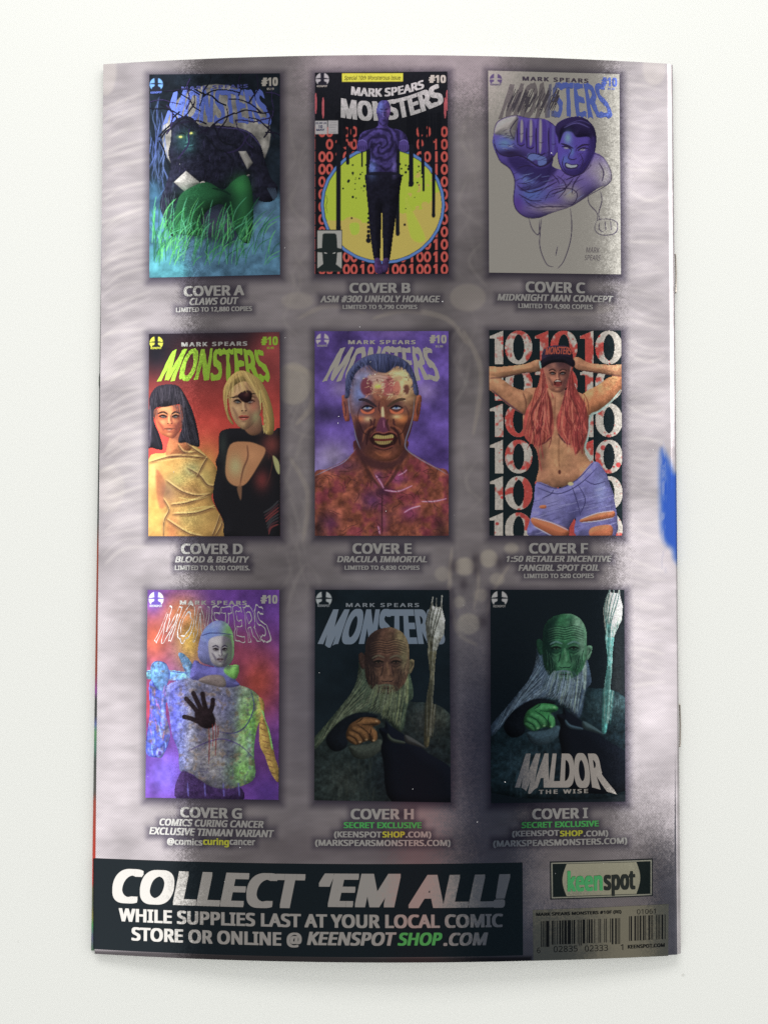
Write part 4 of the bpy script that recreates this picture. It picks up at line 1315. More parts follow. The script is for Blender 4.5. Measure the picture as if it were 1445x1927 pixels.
def old_man(A, P, big, k):
    # light from the upper right
    """bearded bald old man pointing, staff at his side; P = palette"""
    rnd = random.Random(17)
    skin, lightc, dk, beard, beard2, cloth, cloth2, rimc = P[:8]
    A.fig()
    A.vol = (80, .5, .6, -.6)
    # cloak
    A.F([(100, 1190), (200, 1080), (300, 980), (420, 900), (700, 860), (870, 865), (960, 890), (1030, 960), (1060, 1100), (1060, 1560), (100, 1560)], cloth, 12)
    A.B(870, 980, 110, 100, cloth2, .8, True)
    A.B(960, 960, 60, 80, mixrgb(cloth2, rimc, .25), .6, True)
    A.B(330, 1400, 130, 130, mixrgb(cloth2, beard, .3), .6, True)
    A.B(760, 1350, 260, 200, (14, 20, 28), .9, True)
    A.N(.4, 36, 3)
    for i in range(60):
        x, y = rnd.uniform(720, 1020), rnd.uniform(880, 1150)
        A.L([(x, y), (x + rnd.uniform(-12, 12), y + rnd.uniform(30, 80))], 5, rnd.choice((cloth, mixrgb(cloth2, rimc, .2), (20, 26, 30))), .4, True)
    # staff
    A.F([(872, 500), (930, 500), (922, 620), (918, 740), (908, 850), (915, 930), (890, 1040), (880, 1150), (850, 1150), (855, 980), (862, 850), (885, 700), (880, 600)], P[8], 4)
    A.F([(880, 520), (864, 430), (856, 330), (872, 262), (892, 215), (904, 150), (912, 150), (908, 214), (924, 222), (930, 160), (936, 160), (936, 222), (956, 220), (964, 140), (974, 145), (970, 232), (990, 310), (984, 400), (950, 470), (930, 520)], P[9], 3, sm=False)
    for x0, x1 in ((868, 905), (885, 908), (905, 935), (930, 960), (950, 972)):
        A.L([(900, 520), ((x0 + 880) / 2, 400), (x0, 290), (x1, 190)], 7, mixrgb(P[8], (10, 14, 16), .55), .9, True)
    A.hair(rnd, 60, [(870, 420), (930, 420), (980, 400)], [(860, 1080), (880, 1100), (900, 1100)], 8, 5, (P[8], P[9], mixrgb(P[8], (10, 10, 10), .6)), .5, True)
    # beard
    A.F([(415, 580), (450, 640), (470, 740), (560, 780), (660, 780), (730, 640), (765, 720), (778, 820), (740, 880), (710, 1040), (660, 1050), (560, 930), (430, 940), (320, 1010), (200, 1090), (110, 1180),
         (100, 1120), (200, 1000), (290, 890), (360, 800), (400, 700)], beard, 8)
    A.hair(rnd, 230, [(430, 640), (500, 780), (600, 790), (720, 760)], [(130, 1160), (260, 1000), (420, 930), (560, 930)], 30, 5, (beard2, beard, mixrgb(beard, (8, 10, 14), .6), mixrgb(beard2, rimc, .4)), .55, True)
    A.hair(rnd, 90, [(600, 800), (680, 790), (750, 700)], [(560, 960), (640, 1000), (700, 1040)], 20, 5, (beard2, rimc, mixrgb(beard, (8, 10, 14), .5)), .55, True)
    A.hair(rnd, 70, [(735, 620), (755, 680)], [(730, 860), (775, 840)], 10, 5, (beard2, rimc), .6, True)
    # ears
    A.F([(410, 545), (432, 528), (452, 560), (455, 620), (435, 640), (415, 600)], mixrgb(skin, dk, .4), 4)
    A.F([(745, 590), (765, 572), (785, 585), (778, 630), (755, 670), (738, 660)], mixrgb(skin, rimc, .4), 4)
    A.L([(760, 592), (770, 606), (756, 640)], 7, dk, .8, True)
    # head
    A.F([(452, 520), (466, 440), (516, 385), (580, 362), (640, 360), (704, 395), (742, 460), (750, 540), (748, 630), (732, 705), (694, 768), (610, 808), (530, 796), (476, 745), (452, 650)], skin, 4)
    A.B(690, 420, 60, 80, mixrgb(lightc, rimc, .5), .85, True)
    A.B(715, 560, 40, 120, rimc, .55, True)
    A.B(480, 500, 50, 160, dk, .85, True)
    A.B(590, 690, 60, 40, mixrgb(skin, lightc, .5), .6, True)
    A.B(560, 470, 70, 30, mixrgb(skin, lightc, .4), .6, True)
    A.B(640, 400, 14, 40, mixrgb(dk, skin, .5), .7, True)
    A.N(.3, 20, 7)
    A.F([(455, 520), (470, 440), (520, 385), (560, 372), (530, 460), (520, 560), (540, 680), (540, 790), (490, 740), (460, 650)], dk, 26, .75, True)
    A.F([(640, 640), (700, 640), (715, 700), (670, 760), (640, 720)], dk, 16, .45, True)
    A.B(655, 680, 24, 30, lightc, .35, True)
    A.B(545, 660, 26, 30, mixrgb(skin, lightc, .5), .5, True)
    A.L([(600, 365), (650, 362), (712, 405), (744, 480), (745, 560)], 16, mixrgb(rimc, lightc, .5), .55, True, f=8)
    for j in range(6):                       # furrowed brow
        y = 442 + j * 16
        A.L([(480, y + 20), (545, y + 2), (600, y + 10), (660, y - 2), (730, y + 20)], 6, mixrgb(dk, skin, .2), .75, True)
        A.L([(485, y + 27), (545, y + 9), (600, y + 17), (660, y + 5), (728, y + 27)], 4, lightc, .4, True)
    for ex in (542, 660):
        A.B(ex, 592, 44, 26, dk, .85, True)
        A.E(ex, 594, 17, 5, mixrgb(lightc, dk, .35), 3, .7, True)
        A.E(ex, 593, 7, 5, (16, 18, 18), 2, .95, True)
        A.L([(ex - 34, 594), (ex, 584), (ex + 36, 593)], 9, (14, 16, 16), .9, True)
        A.L([(ex - 36, 582), (ex, 570), (ex + 38, 582)], 8, mixrgb(skin, lightc, .4), .7, True, f=4)
        A.L([(ex - 42, 566), (ex, 548), (ex + 42, 562)], 12, mixrgb(beard2, skin, .4), .8, True)
        A.L([(ex - 34, 612), (ex, 624), (ex + 34, 610)], 6, dk, .7, True)
        A.L([(ex - 30, 626), (ex, 638), (ex + 30, 624)], 4, lightc, .4, True)
    A.L([(600, 590), (606, 640), (612, 680)], 18, lightc, .55, True, f=7)
    A.L([(578, 600), (566, 660), (556, 690)], 9, dk, .75, True, f=4)
    A.L([(628, 610), (640, 660), (648, 690)], 8, dk, .7, True, f=4)
    A.E(600, 712, 52, 20, mixrgb(skin, lightc, .35), 8, .8, True)
    A.L([(560, 715), (580, 724), (606, 720), (630, 722), (646, 708)], 7, dk, .9, True)
    for p in ([(500, 640), (520, 680), (510, 740)], [(470, 600), (480, 660), (476, 720)], [(700, 640), (690, 690), (700, 730)], [(670, 660), (682, 700), (670, 750)], [(728, 600), (716, 650), (726, 700)], [(488, 620), (500, 700), (500, 760)]):
        A.L(p, 6, dk, .7, True)
        A.L([(x + 7, y) for x, y in p], 4, lightc, .35, True)
    A.L([(545, 752), (590, 745), (640, 752)], 14, mixrgb(beard2, dk, .3), .8, True)
    A.L([(550, 770), (596, 766), (640, 768)], 7, (24, 18, 18), .9, True)
    A.L([(560, 785), (600, 790), (640, 782)], 6, mixrgb(skin, lightc, .3), .7, True)
    A.hair(rnd, 60, [(530, 745), (600, 740), (660, 745)], [(500, 830), (600, 850), (700, 820)], 10, 5, (beard2, mixrgb(beard, dk, .4), rimc), .6, True)
    for i in range(70):                      # beard growing over the jaw
        x = rnd.uniform(470, 735)
        y = 745 + 40 * math.sin((x - 470) / 265 * math.pi) + rnd.uniform(-14, 14)
        A.L([(x, y), (x + (x - 600) * .08 - 10, y + 50), (x + (x - 600) * .15 - 26, y + 120)], rnd.uniform(4, 7), rnd.choice((beard2, beard, rimc, mixrgb(beard, dk, .6))), .6, True)
    A.F([(858, 760), (915, 740), (905, 900), (880, 1120), (850, 1130)], mixrgb(P[8], (8, 12, 14), .7), 14, .5, True)
    # dark sleeve and the pointing hand
    A.F([(190, 1110), (260, 1010), (370, 940), (470, 932), (540, 960), (420, 990), (340, 1050), (330, 1160), (240, 1190)], (14, 18, 24), 6)
    hs, hl, hd = P[10], P[11], P[12]
    A.F([(325, 1090), (345, 1020), (390, 985), (440, 962), (520, 968), (555, 990), (545, 1012), (500, 1030), (530, 1060), (535, 1110), (510, 1140), (485, 1120), (440, 1130), (400, 1148), (350, 1130)], hs, 4)
    for p in ([(400, 1000), (460, 985), (545, 992)], [(370, 1030), (440, 1060), (470, 1110)], [(345, 1060), (400, 1090), (430, 1125)], [(335, 1095), (375, 1115), (395, 1140)], [(500, 1030), (520, 1070), (515, 1125)]):
        A.L(p, 24, hl, .55, True, f=9)
    for p in ([(430, 1012), (490, 1014), (545, 1010)], [(395, 1010), (450, 1045), (490, 1090), (490, 1115)], [(360, 1045), (415, 1075), (445, 1125)], [(340, 1080), (385, 1105), (405, 1145)], [(495, 1035), (488, 1075), (488, 1110)], [(440, 965), (420, 985), (395, 1000)]):
        A.L(p, 7, hd, .85, True)
    for x, y in ((530, 988), (510, 1118), (462, 1112), (420, 1128)):
        A.E(x, y, 9, 6, mixrgb(hl, (200, 190, 160), .4), 3, .6, True)
    # cuff and the other black sleeve
    A.F([(345, 1160), (400, 1150), (480, 1140), (560, 1110), (560, 1180), (470, 1240), (380, 1230)], mixrgb(cloth2, beard, .4), 6)
    A.N(.2, 12, 9)
    A.F([(545, 1040), (585, 1030), (590, 985), (625, 1020), (700, 1070), (730, 1090), (800, 1130), (870, 1200), (1040, 1320), (1040, 1540), (640, 1540), (575, 1260), (560, 1170), (572, 1110)], (12, 16, 24), 5)
    A.F([(605, 1070), (640, 1105), (715, 1125), (715, 1140), (640, 1130), (605, 1100)], mixrgb(cloth2, beard, .5), 4)
    A.F([(722, 1080), (800, 1120), (860, 1170), (780, 1150), (725, 1130)], mixrgb(cloth2, (60, 66, 70), .3), 5)
    for i in range(50):
        x, y = rnd.uniform(220, 540), rnd.uniform(1190, 1520)
        A.L([(x, y), (x + rnd.uniform(-20, 20), y + rnd.uniform(40, 110))], 12, rnd.choice((mixrgb(cloth2, beard, .4), cloth, (18, 26, 28))), .3, True, f=5)
    A.fignames = ['figure']


def paint_h(A):
    A.base.rgb[:] = (17, 26, 32)
    A.N(.2, 120, 3)
    emblem(A, 177, 170, 53, (142, 148, 150), (18, 26, 32))
    old_man(A, ((78, 54, 44), (118, 86, 62), (34, 26, 26), (50, 62, 50), (92, 98, 78), (28, 36, 36), (50, 52, 50), (104, 112, 76), (84, 80, 56), (140, 142, 136), (80, 54, 32), (126, 88, 50), (32, 22, 16)), 1, 'H')
    A.V(1250, (0, 0, 0), 1251, (0, 0, 0), 0)
    return .85


def paint_i(A):
    A.base.rgb[:] = (16, 24, 30)
    A.B(980, 800, 60, 900, (40, 44, 46), .7)
    emblem(A, 234, 158, 51, (150, 150, 150), (16, 24, 30))
    # same sitter in cold light: the figure is drawn in the coordinates of the neighbouring picture
    s = CROP['I'][2] / CROP['H'][2]
    X0, Y0 = A.X, A.Y
    A.X = ((X0 - 176) * s + 118 - 16).astype(np.float32)
    A.Y = ((Y0 - 100) * s + 106 + 93).astype(np.float32)
    old_man(A, ((40, 88, 60), (88, 138, 106), (12, 30, 28), (50, 66, 84), (104, 124, 144), (20, 34, 40), (44, 66, 72), (120, 140, 130), (80, 164, 160), (186, 192, 184), (42, 100, 58), (76, 144, 92), (12, 40, 30)), 1, 'I')
    A.X, A.Y = X0, Y0
    return .85


for _k in 'abcdefghi':
    PAINT[_k.upper()] = globals()['paint_' + _k]


# ------------------------------------------------------------------ the comic book
book = bpy.data.objects.new('comic_book', None)
COL.objects.link(book)
book.empty_display_size = .05
book['label'] = 'foil comic book lying face down with nine small printed covers on its back'
book['category'] = 'comic book'

PANELS = {
    'A': ((281.7, 140.2), (527, 138), (527, 516.9), (281.7, 522.7)),
    'B': ((592.8, 136.9), (841.5, 134.6), (843.5, 515), (592.8, 515.6)),
    'C': ((918.2, 133), (1164.6, 139.5), (1167.6, 516.3), (920, 513)),
    'D': ((280.8, 628.4), (526.4, 624.9), (527.3, 1009), (280, 1009)),
    'E': ((592.4, 623.2), (843.9, 623.2), (843.9, 1008.2), (592.9, 1008.2)),
    'F': ((920, 621.2), (1167.9, 622), (1170.6, 1007.8), (920.6, 1007.8)),
    'G': ((278.5, 1110), (525.8, 1110), (524.4, 1505.2), (274.4, 1500.9)),
    'H': ((593, 1109.7), (845.2, 1110.3), (848, 1510), (591.4, 1505.8)),
    'I': ((922.4, 1109.8), (1174, 1109.8), (1176, 1508.5), (923.6, 1511.5)),
}
CROP = {'A': (150, 80, 420 / 1445), 'B': (560, 80, 330 / 1178), 'C': (870, 80, 430 / 1445),
        'D': (150, 590, 420 / 1445), 'E': (560, 590, 330 / 1223), 'F': (870, 590, 430 / 1445),
        'G': (150, 1080, 420 / 1445), 'H': (560, 1080, 330 / 1178), 'I': (870, 1080, 430 / 1445),
        'J': (150, 1590, 580 / 1445), 'K': (700, 1590, 610 / 1445)}
PL = {  # name: what each small printed cover shows
    'A': 'small printed cover with a dark seated figure in green grass',
    'B': 'small printed cover with a standing man before a green and yellow disc',
    'C': 'small silver printed cover with a blue and violet sketch of a punching man',
    'D': 'small red printed cover with two women',
    'E': 'small violet printed cover with a scarred man',
    'F': 'small printed cover with a red haired woman in a cap and denim shorts',
    'G': 'small violet and orange printed cover with an armoured figure',
    'H': 'small dark brown printed cover with a bearded old man',
    'I': 'small dark teal printed cover with a bearded old man in green light',
}


def cp(k, x, y):
    o = CROP[k]
    return o[0] + x * o[2], o[1] + y * o[2]


# ---- back cover: fine grid so that the print can vary, wrapping down into the spine
def cover_print(PX, PY):
    """printed ground of the page: mauve cloud of fur-like streaks, dim halos round pictures and words"""
    A = Art(PX, PY, (123, 117, 120))
    n1 = fbm(PX, PY, 170, 5, 4)
    n2 = fbm(PX * .35 + PY * .12, PY, 16, 9, 3)
    A.base.rgb *= (1 + .26 * (n1 - .5) * 2 + .10 * (n2 - .5) * 2)[..., None]
    rnd = random.Random(4)
    pale = (168, 162, 156)
    for i in range(90):                                   # feathery streaks down the left margin
        y = 180 + i * 9.5 + rnd.uniform(-9, 9)
        x0 = 192 + rnd.uniform(-6, 10)
        A.L([(x0, y + rnd.uniform(8, 30)), (x0 + 35, y), (x0 + 88, y - rnd.uniform(4, 22))], rnd.uniform(3, 8), pale, rnd.uniform(.08, .26), f=5)
    for i in range(110):                                  # and down the right margin
        y = 150 + i * 10.5 + rnd.uniform(-12, 12)
        A.L([(1175, y - rnd.uniform(-14, 20)), (1215, y + rnd.uniform(-4, 10)), (1252, y + rnd.uniform(-8, 18))], rnd.uniform(3, 7), pale, rnd.uniform(.07, .22), f=5)
    for i in range(90):                                   # between the columns
        x = rnd.choice((rnd.uniform(530, 590), rnd.uniform(850, 915)))
        y = rnd.uniform(150, 1100)
        A.L([(x, y), (x + rnd.uniform(-26, 26), y + rnd.uniform(30, 60)), (x + rnd.uniform(-40, 40), y + rnd.uniform(80, 120))], rnd.uniform(3, 8), pale, rnd.uniform(.07, .22), f=5)
    for x, y, rx, ry, a in ((552, 722, 34, 40, .55), (874, 1066, 19, 17, .75), (832, 1080, 14, 14, .45), (919, 1051, 17, 17, .7),
                            (962, 1032, 13, 11, .6), (935, 1090, 14, 12, .5), (864, 1133, 11, 11, .6), (881, 1174, 22, 20, .75),
                            (905, 1120, 14, 12, .4), (560, 566, 30, 16, .3), (740, 566, 60, 22, .3), (880, 560, 34, 26, .35),
                            (205, 920, 30, 44, .12), (1090, 574, 70, 20, .2), (1230, 130, 22, 30, .18), (200, 130, 20, 50, .2)):
        A.E(x, y, rx, ry, (172, 164, 150), 4, a)
    for p, w, a in (([(850, 1030), (846, 1120), (862, 1190), (900, 1215)], 9, .5), ([(895, 1040), (900, 1100), (890, 1150)], 6, .4), ([(540, 690), (585, 705), (588, 760), (556, 800)], 12, .4),
                    ([(700, 600), (760, 585), (840, 600), (880, 650)], 10, .35), ([(560, 600), (620, 575), (690, 590)], 9, .3), ([(870, 620), (905, 700), (890, 820)], 10, .35), ([(545, 860), (580, 930), (570, 1020)], 10, .3),
                    ([(960, 1060), (930, 1110), (915, 1160)], 7, .4)):
        A.L(p, w, (170, 160, 146), a, f=4)
    for x, y in ((853, 1066), (896, 1072), (895, 1052), (940, 1060), (845, 1160), (908, 1170), (872, 1100)):
        A.B(x, y, 9, 14, (58, 52, 60), .6)
    A.B(560, 1340, 60, 190, (82, 78, 90), .5)
    A.B(885, 1400, 60, 200, (78, 72, 88), .6)
    A.B(720, 1600, 260, 40, (84, 76, 82), .6)
    halo = (40, 36, 50)
    for q in PANELS.values():                             # printed drop shadows
        c = np.array(q)
        A.F(c + np.array([(-3, -1), (6, -1), (6, 9), (-3, 9)]), halo, 15, .92, sm=False)
    for x0, x1, y0, y1 in HALOS:
        A.F([(x0, y0), (x1, y0), (x1, y1), (x0, y1)], halo, 11, .72, sm=False)
    rgb = A.base.rgb
    A.cur = A.base
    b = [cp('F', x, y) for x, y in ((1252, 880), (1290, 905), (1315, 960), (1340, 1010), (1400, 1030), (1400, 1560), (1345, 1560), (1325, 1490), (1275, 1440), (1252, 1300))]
    A.F([(150, 1788), (722, 1801), (1000, 1800), (1000, 1840), (150, 1840)], (46, 43, 45), 4, .92, sm=False)
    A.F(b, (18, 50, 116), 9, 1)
    n = fbm(PX * 2.2, PY * .5, 9, 31, 3)
    k = (np.clip((n - .5) * 4, 0, .45) * np.exp(-((PX - 1247) / 7) ** 2) * (np.abs(PY - 955) < 125))[..., None]
    A.base.rgb = A.base.rgb * (1 - k) + np.array((112, 110, 122)) * k
    return A.base.rgb


HALOS = []
CAPTIONS = []      # (panel, [(text, x0, x1, top, base, italic, colour)])
FOIL_GREY = (150, 149, 146)
GREEN = (70, 165, 84)
LIME = (172, 190, 40)


def cap(k, *rows):
    CAPTIONS.append((k, rows))
    for r in rows:
        a = cp(k, r[1], r[3])
        b = cp(k, r[2], r[4])
        HALOS.append((a[0] - 3, b[0] + 3, a[1] - 2, b[1] + 3))


cap('A', ('COVER A', 675, 1067, 1574, 1640, 0, None), ('CLAWS OUT', 713, 1030, 1652, 1697, 1, None),
    ('LIMITED TO 12,880 COPIES', 625, 1117, 1712, 1742, 0, None))
cap('B', ('COVER B', 348, 757, 1615, 1682, 0, None), ('ASM #300 UNHOLY HOMAGE', 152, 957, 1700, 1745, 1, None),
    ('LIMITED TO 9,790 COPIES', 303, 803, 1762, 1790, 0, None))
cap('C', ('COVER C', 398, 775, 1515, 1582, 0, None), ('MIDKNIGHT MAN CONCEPT', 220, 952, 1595, 1637, 1, None),
    ('LIMITED TO 4,900 COPIES', 352, 823, 1654, 1683, 0, None))
cap('D', ('COVER D', 658, 1057, 1490, 1557, 0, None), ('BLOOD & BEAUTY', 620, 1098, 1572, 1612, 1, None),
    ('LIMITED TO 8,100 COPIES.', 618, 1103, 1632, 1662, 0, None))
cap('E', ('COVER E', 383, 795, 1603, 1675, 0, None), ('DRACULA IMMORTAL', 275, 902, 1692, 1735, 1, None),
    ('LIMITED TO 6,830 COPIES', 328, 850, 1758, 1787, 0, None))
cap('F', ('COVER F', 420, 793, 1452, 1517, 0, None), ('1:50 RETAILER INCENTIVE', 277, 943, 1532, 1570, 1, None),
    ('FANGIRL SPOT FOIL', 352, 863, 1588, 1627, 1, None), ('LIMITED TO 520 COPIES', 388, 830, 1645, 1673, 0, None))
cap('G', ('COVER G', 653, 1052, 1513, 1580, 0, None), ('COMICS CURING CANCER', 518, 1192, 1592, 1637, 1, None),
    ('EXCLUSIVE TINMAN VARIANT', 452, 1260, 1650, 1697, 1, None),
    ('@comics', 567, 797, 1712, 1755, 0, None), ('curing', 800, 968, 1712, 1755, 0, LIME), ('cancer', 971, 1138, 1712, 1755, 0, None))
cap('H', ('COVER H', 357, 780, 1578, 1648, 0, None), ('SECRET EXCLUSIVE', 310, 832, 1668, 1708, 0, GREEN),
    ('(KEENSPOT', 245, 565, 1730, 1770, 0, None), ('SHOP', 569, 720, 1730, 1770, 0, LIME), ('.COM)', 725, 897, 1730, 1770, 0, None),
    ('(MARKSPEARSMONSTERS.COM)', 118, 1027, 1787, 1828, 0, None))
cap('I', ('COVER I', 440, 792, 1482, 1548, 0, None), ('SECRET EXCLUSIVE', 373, 860, 1565, 1602, 0, GREEN),
    ('(KEENSPOT', 313, 611, 1622, 1658, 0, None), ('SHOP', 615, 760, 1622, 1658, 0, LIME), ('.COM)', 765, 920, 1622, 1658, 0, None),
    ('(MARKSPEARSMONSTERS.COM)', 193, 1040, 1678, 1717, 0, None))

# page <-> photo pixels for the whole cover: project page points back through the lens model once


def photo(x, y, z):
    q = (np.stack([x, y, z], -1) - CAM_LOC) @ RM
    return 722.5 - FPX * q[..., 0] / q[..., 2], 963.5 + FPX * q[..., 1] / q[..., 2]


def grid_faces(ny, nx):
    i = np.arange(ny * nx, dtype=np.int32).reshape(ny, nx)
    return np.stack([i[:-1, :-1], i[:-1, 1:], i[1:, 1:], i[1:, :-1]], -1).reshape(-1, 4)[:, ::-1]


nx, ny = 480, 720
xs = np.concatenate([np.linspace(-W / 2, W / 2 - .004, nx - 60), np.linspace(W / 2 - .004, W / 2, 61)[1:]])
nx = len(xs)
ys = np.linspace(H / 2, -H / 2, ny)
GX, GY = np.meshgrid(xs, ys)
GZ = zf(GX)
# slight waviness where the sheet leaves the stapled fold, and at the fore edge
PXg, PYg = photo(GX, GY, GZ)
rgb = cover_print(PXg, PYg)
V = np.stack([GX, GY, GZ], -1)
# fold: three more columns turning under
ex = [W / 2 + .00012, W / 2 + .00016, W / 2 + .00012]
ez = [.0012, .0009, .0005]
fold = np.stack([np.stack([np.full(ny, a), ys, np.full(ny, b)], -1) for a, b in zip(ex, ez)], 1)
V = np.concatenate([V, fold], 1)
rgb = np.concatenate([rgb, np.repeat(rgb[:, -1:], 3, 1)], 1)
nxx = nx + 3
NV = V.shape[0] * V.shape[1]
verts = [V.reshape(-1, 3)]
faces = [grid_faces(ny, nxx)]
cut = 0
for edge in (V[0], V[-1][::-1], V[:, 0][::-1]):          # cut edges of the sheet: head, foot, fore edge
    e = np.concatenate([edge, edge - (0, 0, .00022)])
    k = len(edge)
    i = np.arange(k - 1) + sum(len(q) for q in verts)
    verts.append(e)
    faces.append(np.stack([i, i + 1, i + 1 + k, i + k], -1))
    cut += k - 1
under = V[::ny - 1] - (0, 0, .00022)                     # underside of the sheet
i = np.arange(nxx - 1) + sum(len(q) for q in verts)
verts.append(under.reshape(-1, 3))
faces.append(np.stack([i, i + 1, i + 1 + nxx, i + nxx], -1))
cut += nxx - 1
VV = np.concatenate(verts)
FF = np.concatenate(faces)
me = fast_mesh('back_cover', VV, FF)
cols = np.full((len(VV), 3), 60.0)
cols[:NV] = rgb.reshape(-1, 3)
set_ink(me, ink(cols), 1.0)
back = link('back_cover', me, M_COVER, book)
back.data.materials.append(M_EDGE)
mi = np.zeros(len(FF), np.int32)
mi[-cut:] = 1
me.polygons.foreach_set('material_index', mi)

# ---- page block: follows the bow of the cover, a little short of it
def sheet_block(name, xl, xr, top, bottom, mat, inset, n=80, wav=0.0):
    bm = bmesh.new()
    rows = []
    for j, y in enumerate((H / 2 - inset, -H / 2 + inset)):
        t = [bm.verts.new((x, y, top(x))) for x in np.linspace(xl, xr, n)]
        b = [bm.verts.new((x, y, bottom(x))) for x in np.linspace(xl, xr, n)]
        rows.append((t, b))
    (t0, b0), (t1, b1) = rows
    for i in range(n - 1):
        bm.faces.new((t0[i], t1[i], t1[i + 1], t0[i + 1]))
        bm.faces.new((b0[i], b0[i + 1], b1[i + 1], b1[i]))
        bm.faces.new((t0[i], t0[i + 1], b0[i + 1], b0[i]))
        bm.faces.new((t1[i], b1[i], b1[i + 1], t1[i + 1]))
    bm.faces.new((t0[0], b0[0], b1[0], t1[0]))
    bm.faces.new((t0[-1], t1[-1], b1[-1], b0[-1]))
    me = bpy.data.meshes.new(name)
    bm.to_mesh(me)
    bm.free()
    return link(name, me, mat, book)


for k in range(6):       # the leaves lie in six folded sections
    a = k / 6
    b = (k + .93) / 6
    top = lambda x, a=a: float((zf(x) - .00030) * (1 - a) + .0006 * a)
    bot = lambda x, b=b: float((zf(x) - .00030) * (1 - b) + .0006 * b)
    sheet_block('page_section', -W / 2 + .0006 - .0002 * k, W / 2 - .0012, top, bot, M_PAPER, .0006)

# ---- front cover: underneath, peeping out along the fore edge
ny2 = 220
ysf = np.linspace(H / 2 - .0004, -H / 2 + .0001, ny2)
tt = np.linspace(0, 1, ny2)
left = -W / 2 - .00035 - .0012 * np.clip((tt - .05) / .95, 0, 1) ** .9 - .00018 * (np.abs(tt - .36) < .008)
cols = 6
V = []
for j in range(ny2):
    for i in range(cols):
        u = i / (cols - 1)
        x = left[j] * (1 - u) + (W / 2 - .0001) * u
        V.append((x, ysf[j], .00055))
key = [(0, (40, 40, 60)), (.05, (52, 48, 92)), (.2, (70, 58, 140)), (.27, (92, 82, 96)), (.32, (58, 62, 60)), (.52, (52, 60, 58)),
       (.55, (150, 70, 52)), (.69, (150, 66, 52)), (.712, (150, 78, 160)), (.722, (60, 64, 62)), (.742, (62, 64, 64)),
       (.747, (96, 104, 180)), (.757, (96, 150, 100)), (.775, (84, 130, 112)), (.79, (74, 80, 78)), (.825, (88, 84, 80)),
       (.835, (170, 74, 58)), (.90, (205, 62, 44)), (.926, (200, 60, 44)), (.93, (120, 110, 70)), (.95, (96, 104, 84)), (.962, (140, 128, 60)),
       (.972, (70, 150, 84)), (.985, (92, 92, 130)), (1, (84, 120, 90))]
kt = np.array([k[0] for k in key])
kc = np.array([k[1] for k in key], float)
fc = np.stack([np.interp(tt, kt, kc[:, i]) for i in range(3)], -1)
me = fast_mesh('front_cover', np.array(V), grid_faces(ny2, cols))
set_ink(me, np.clip(np.repeat(lin(fc), cols, 0) * 1.15, 0, .9), .15)
front = link('front_cover', me, M_BARE, book)
mod = front.modifiers.new('sheet', 'SOLIDIFY')
mod.thickness = .00030
mod.offset = -1

# ---- staples on the fold
def staple(py0, py1):
    x0, y0 = page(1268, py0)
    x1, y1 = page(1268, py1)
    bm = bmesh.new()
    xx = W / 2 + .00085
    pts = [(xx - .0016, y0, .0016), (xx - .0002, y0, .0017), (xx, y0 - .0005, .0014), (xx + .0001, (y0 + y1) / 2, .00142),
           (xx, y1 + .0005, .0014), (xx - .0002, y1, .0017), (xx - .0016, y1, .0016)]
    prev = None
    for q in pts:
        ring = []
        for a in range(8):
            t = a * math.pi / 4
            ring.append(bm.verts.new((q[0] + .00024 * math.cos(t), q[1] + (.00015 * math.cos(t) if q[0] < xx - .0001 else 0), q[2] + .00024 * math.sin(t))))
        if prev:
            for a in range(8):
                bm.faces.new((prev[a], prev[(a + 1) % 8], ring[(a + 1) % 8], ring[a])).smooth = True
        prev = ring
    bmesh.ops.recalc_face_normals(bm, faces=bm.faces[:])
    me = bpy.data.meshes.new('staple')
    bm.to_mesh(me)
    bm.free()
    return link('staple', me, M_STEEL, book)


staple(476, 550)
staple(1328, 1408)

# ------------------------------------------------------------------ lettering
_cache = {}


FONT = None
try:                                  # the humanist sans that ships inside Blender; else its built-in face
    import os
    _p = os.path.join(bpy.utils.resource_path('LOCAL'), 'datafiles', 'fonts', 'NotoSansHebrew-Regular.woff2')
    if os.path.exists(_p):
        FONT = bpy.data.fonts.load(_p)
except Exception:
    FONT = None


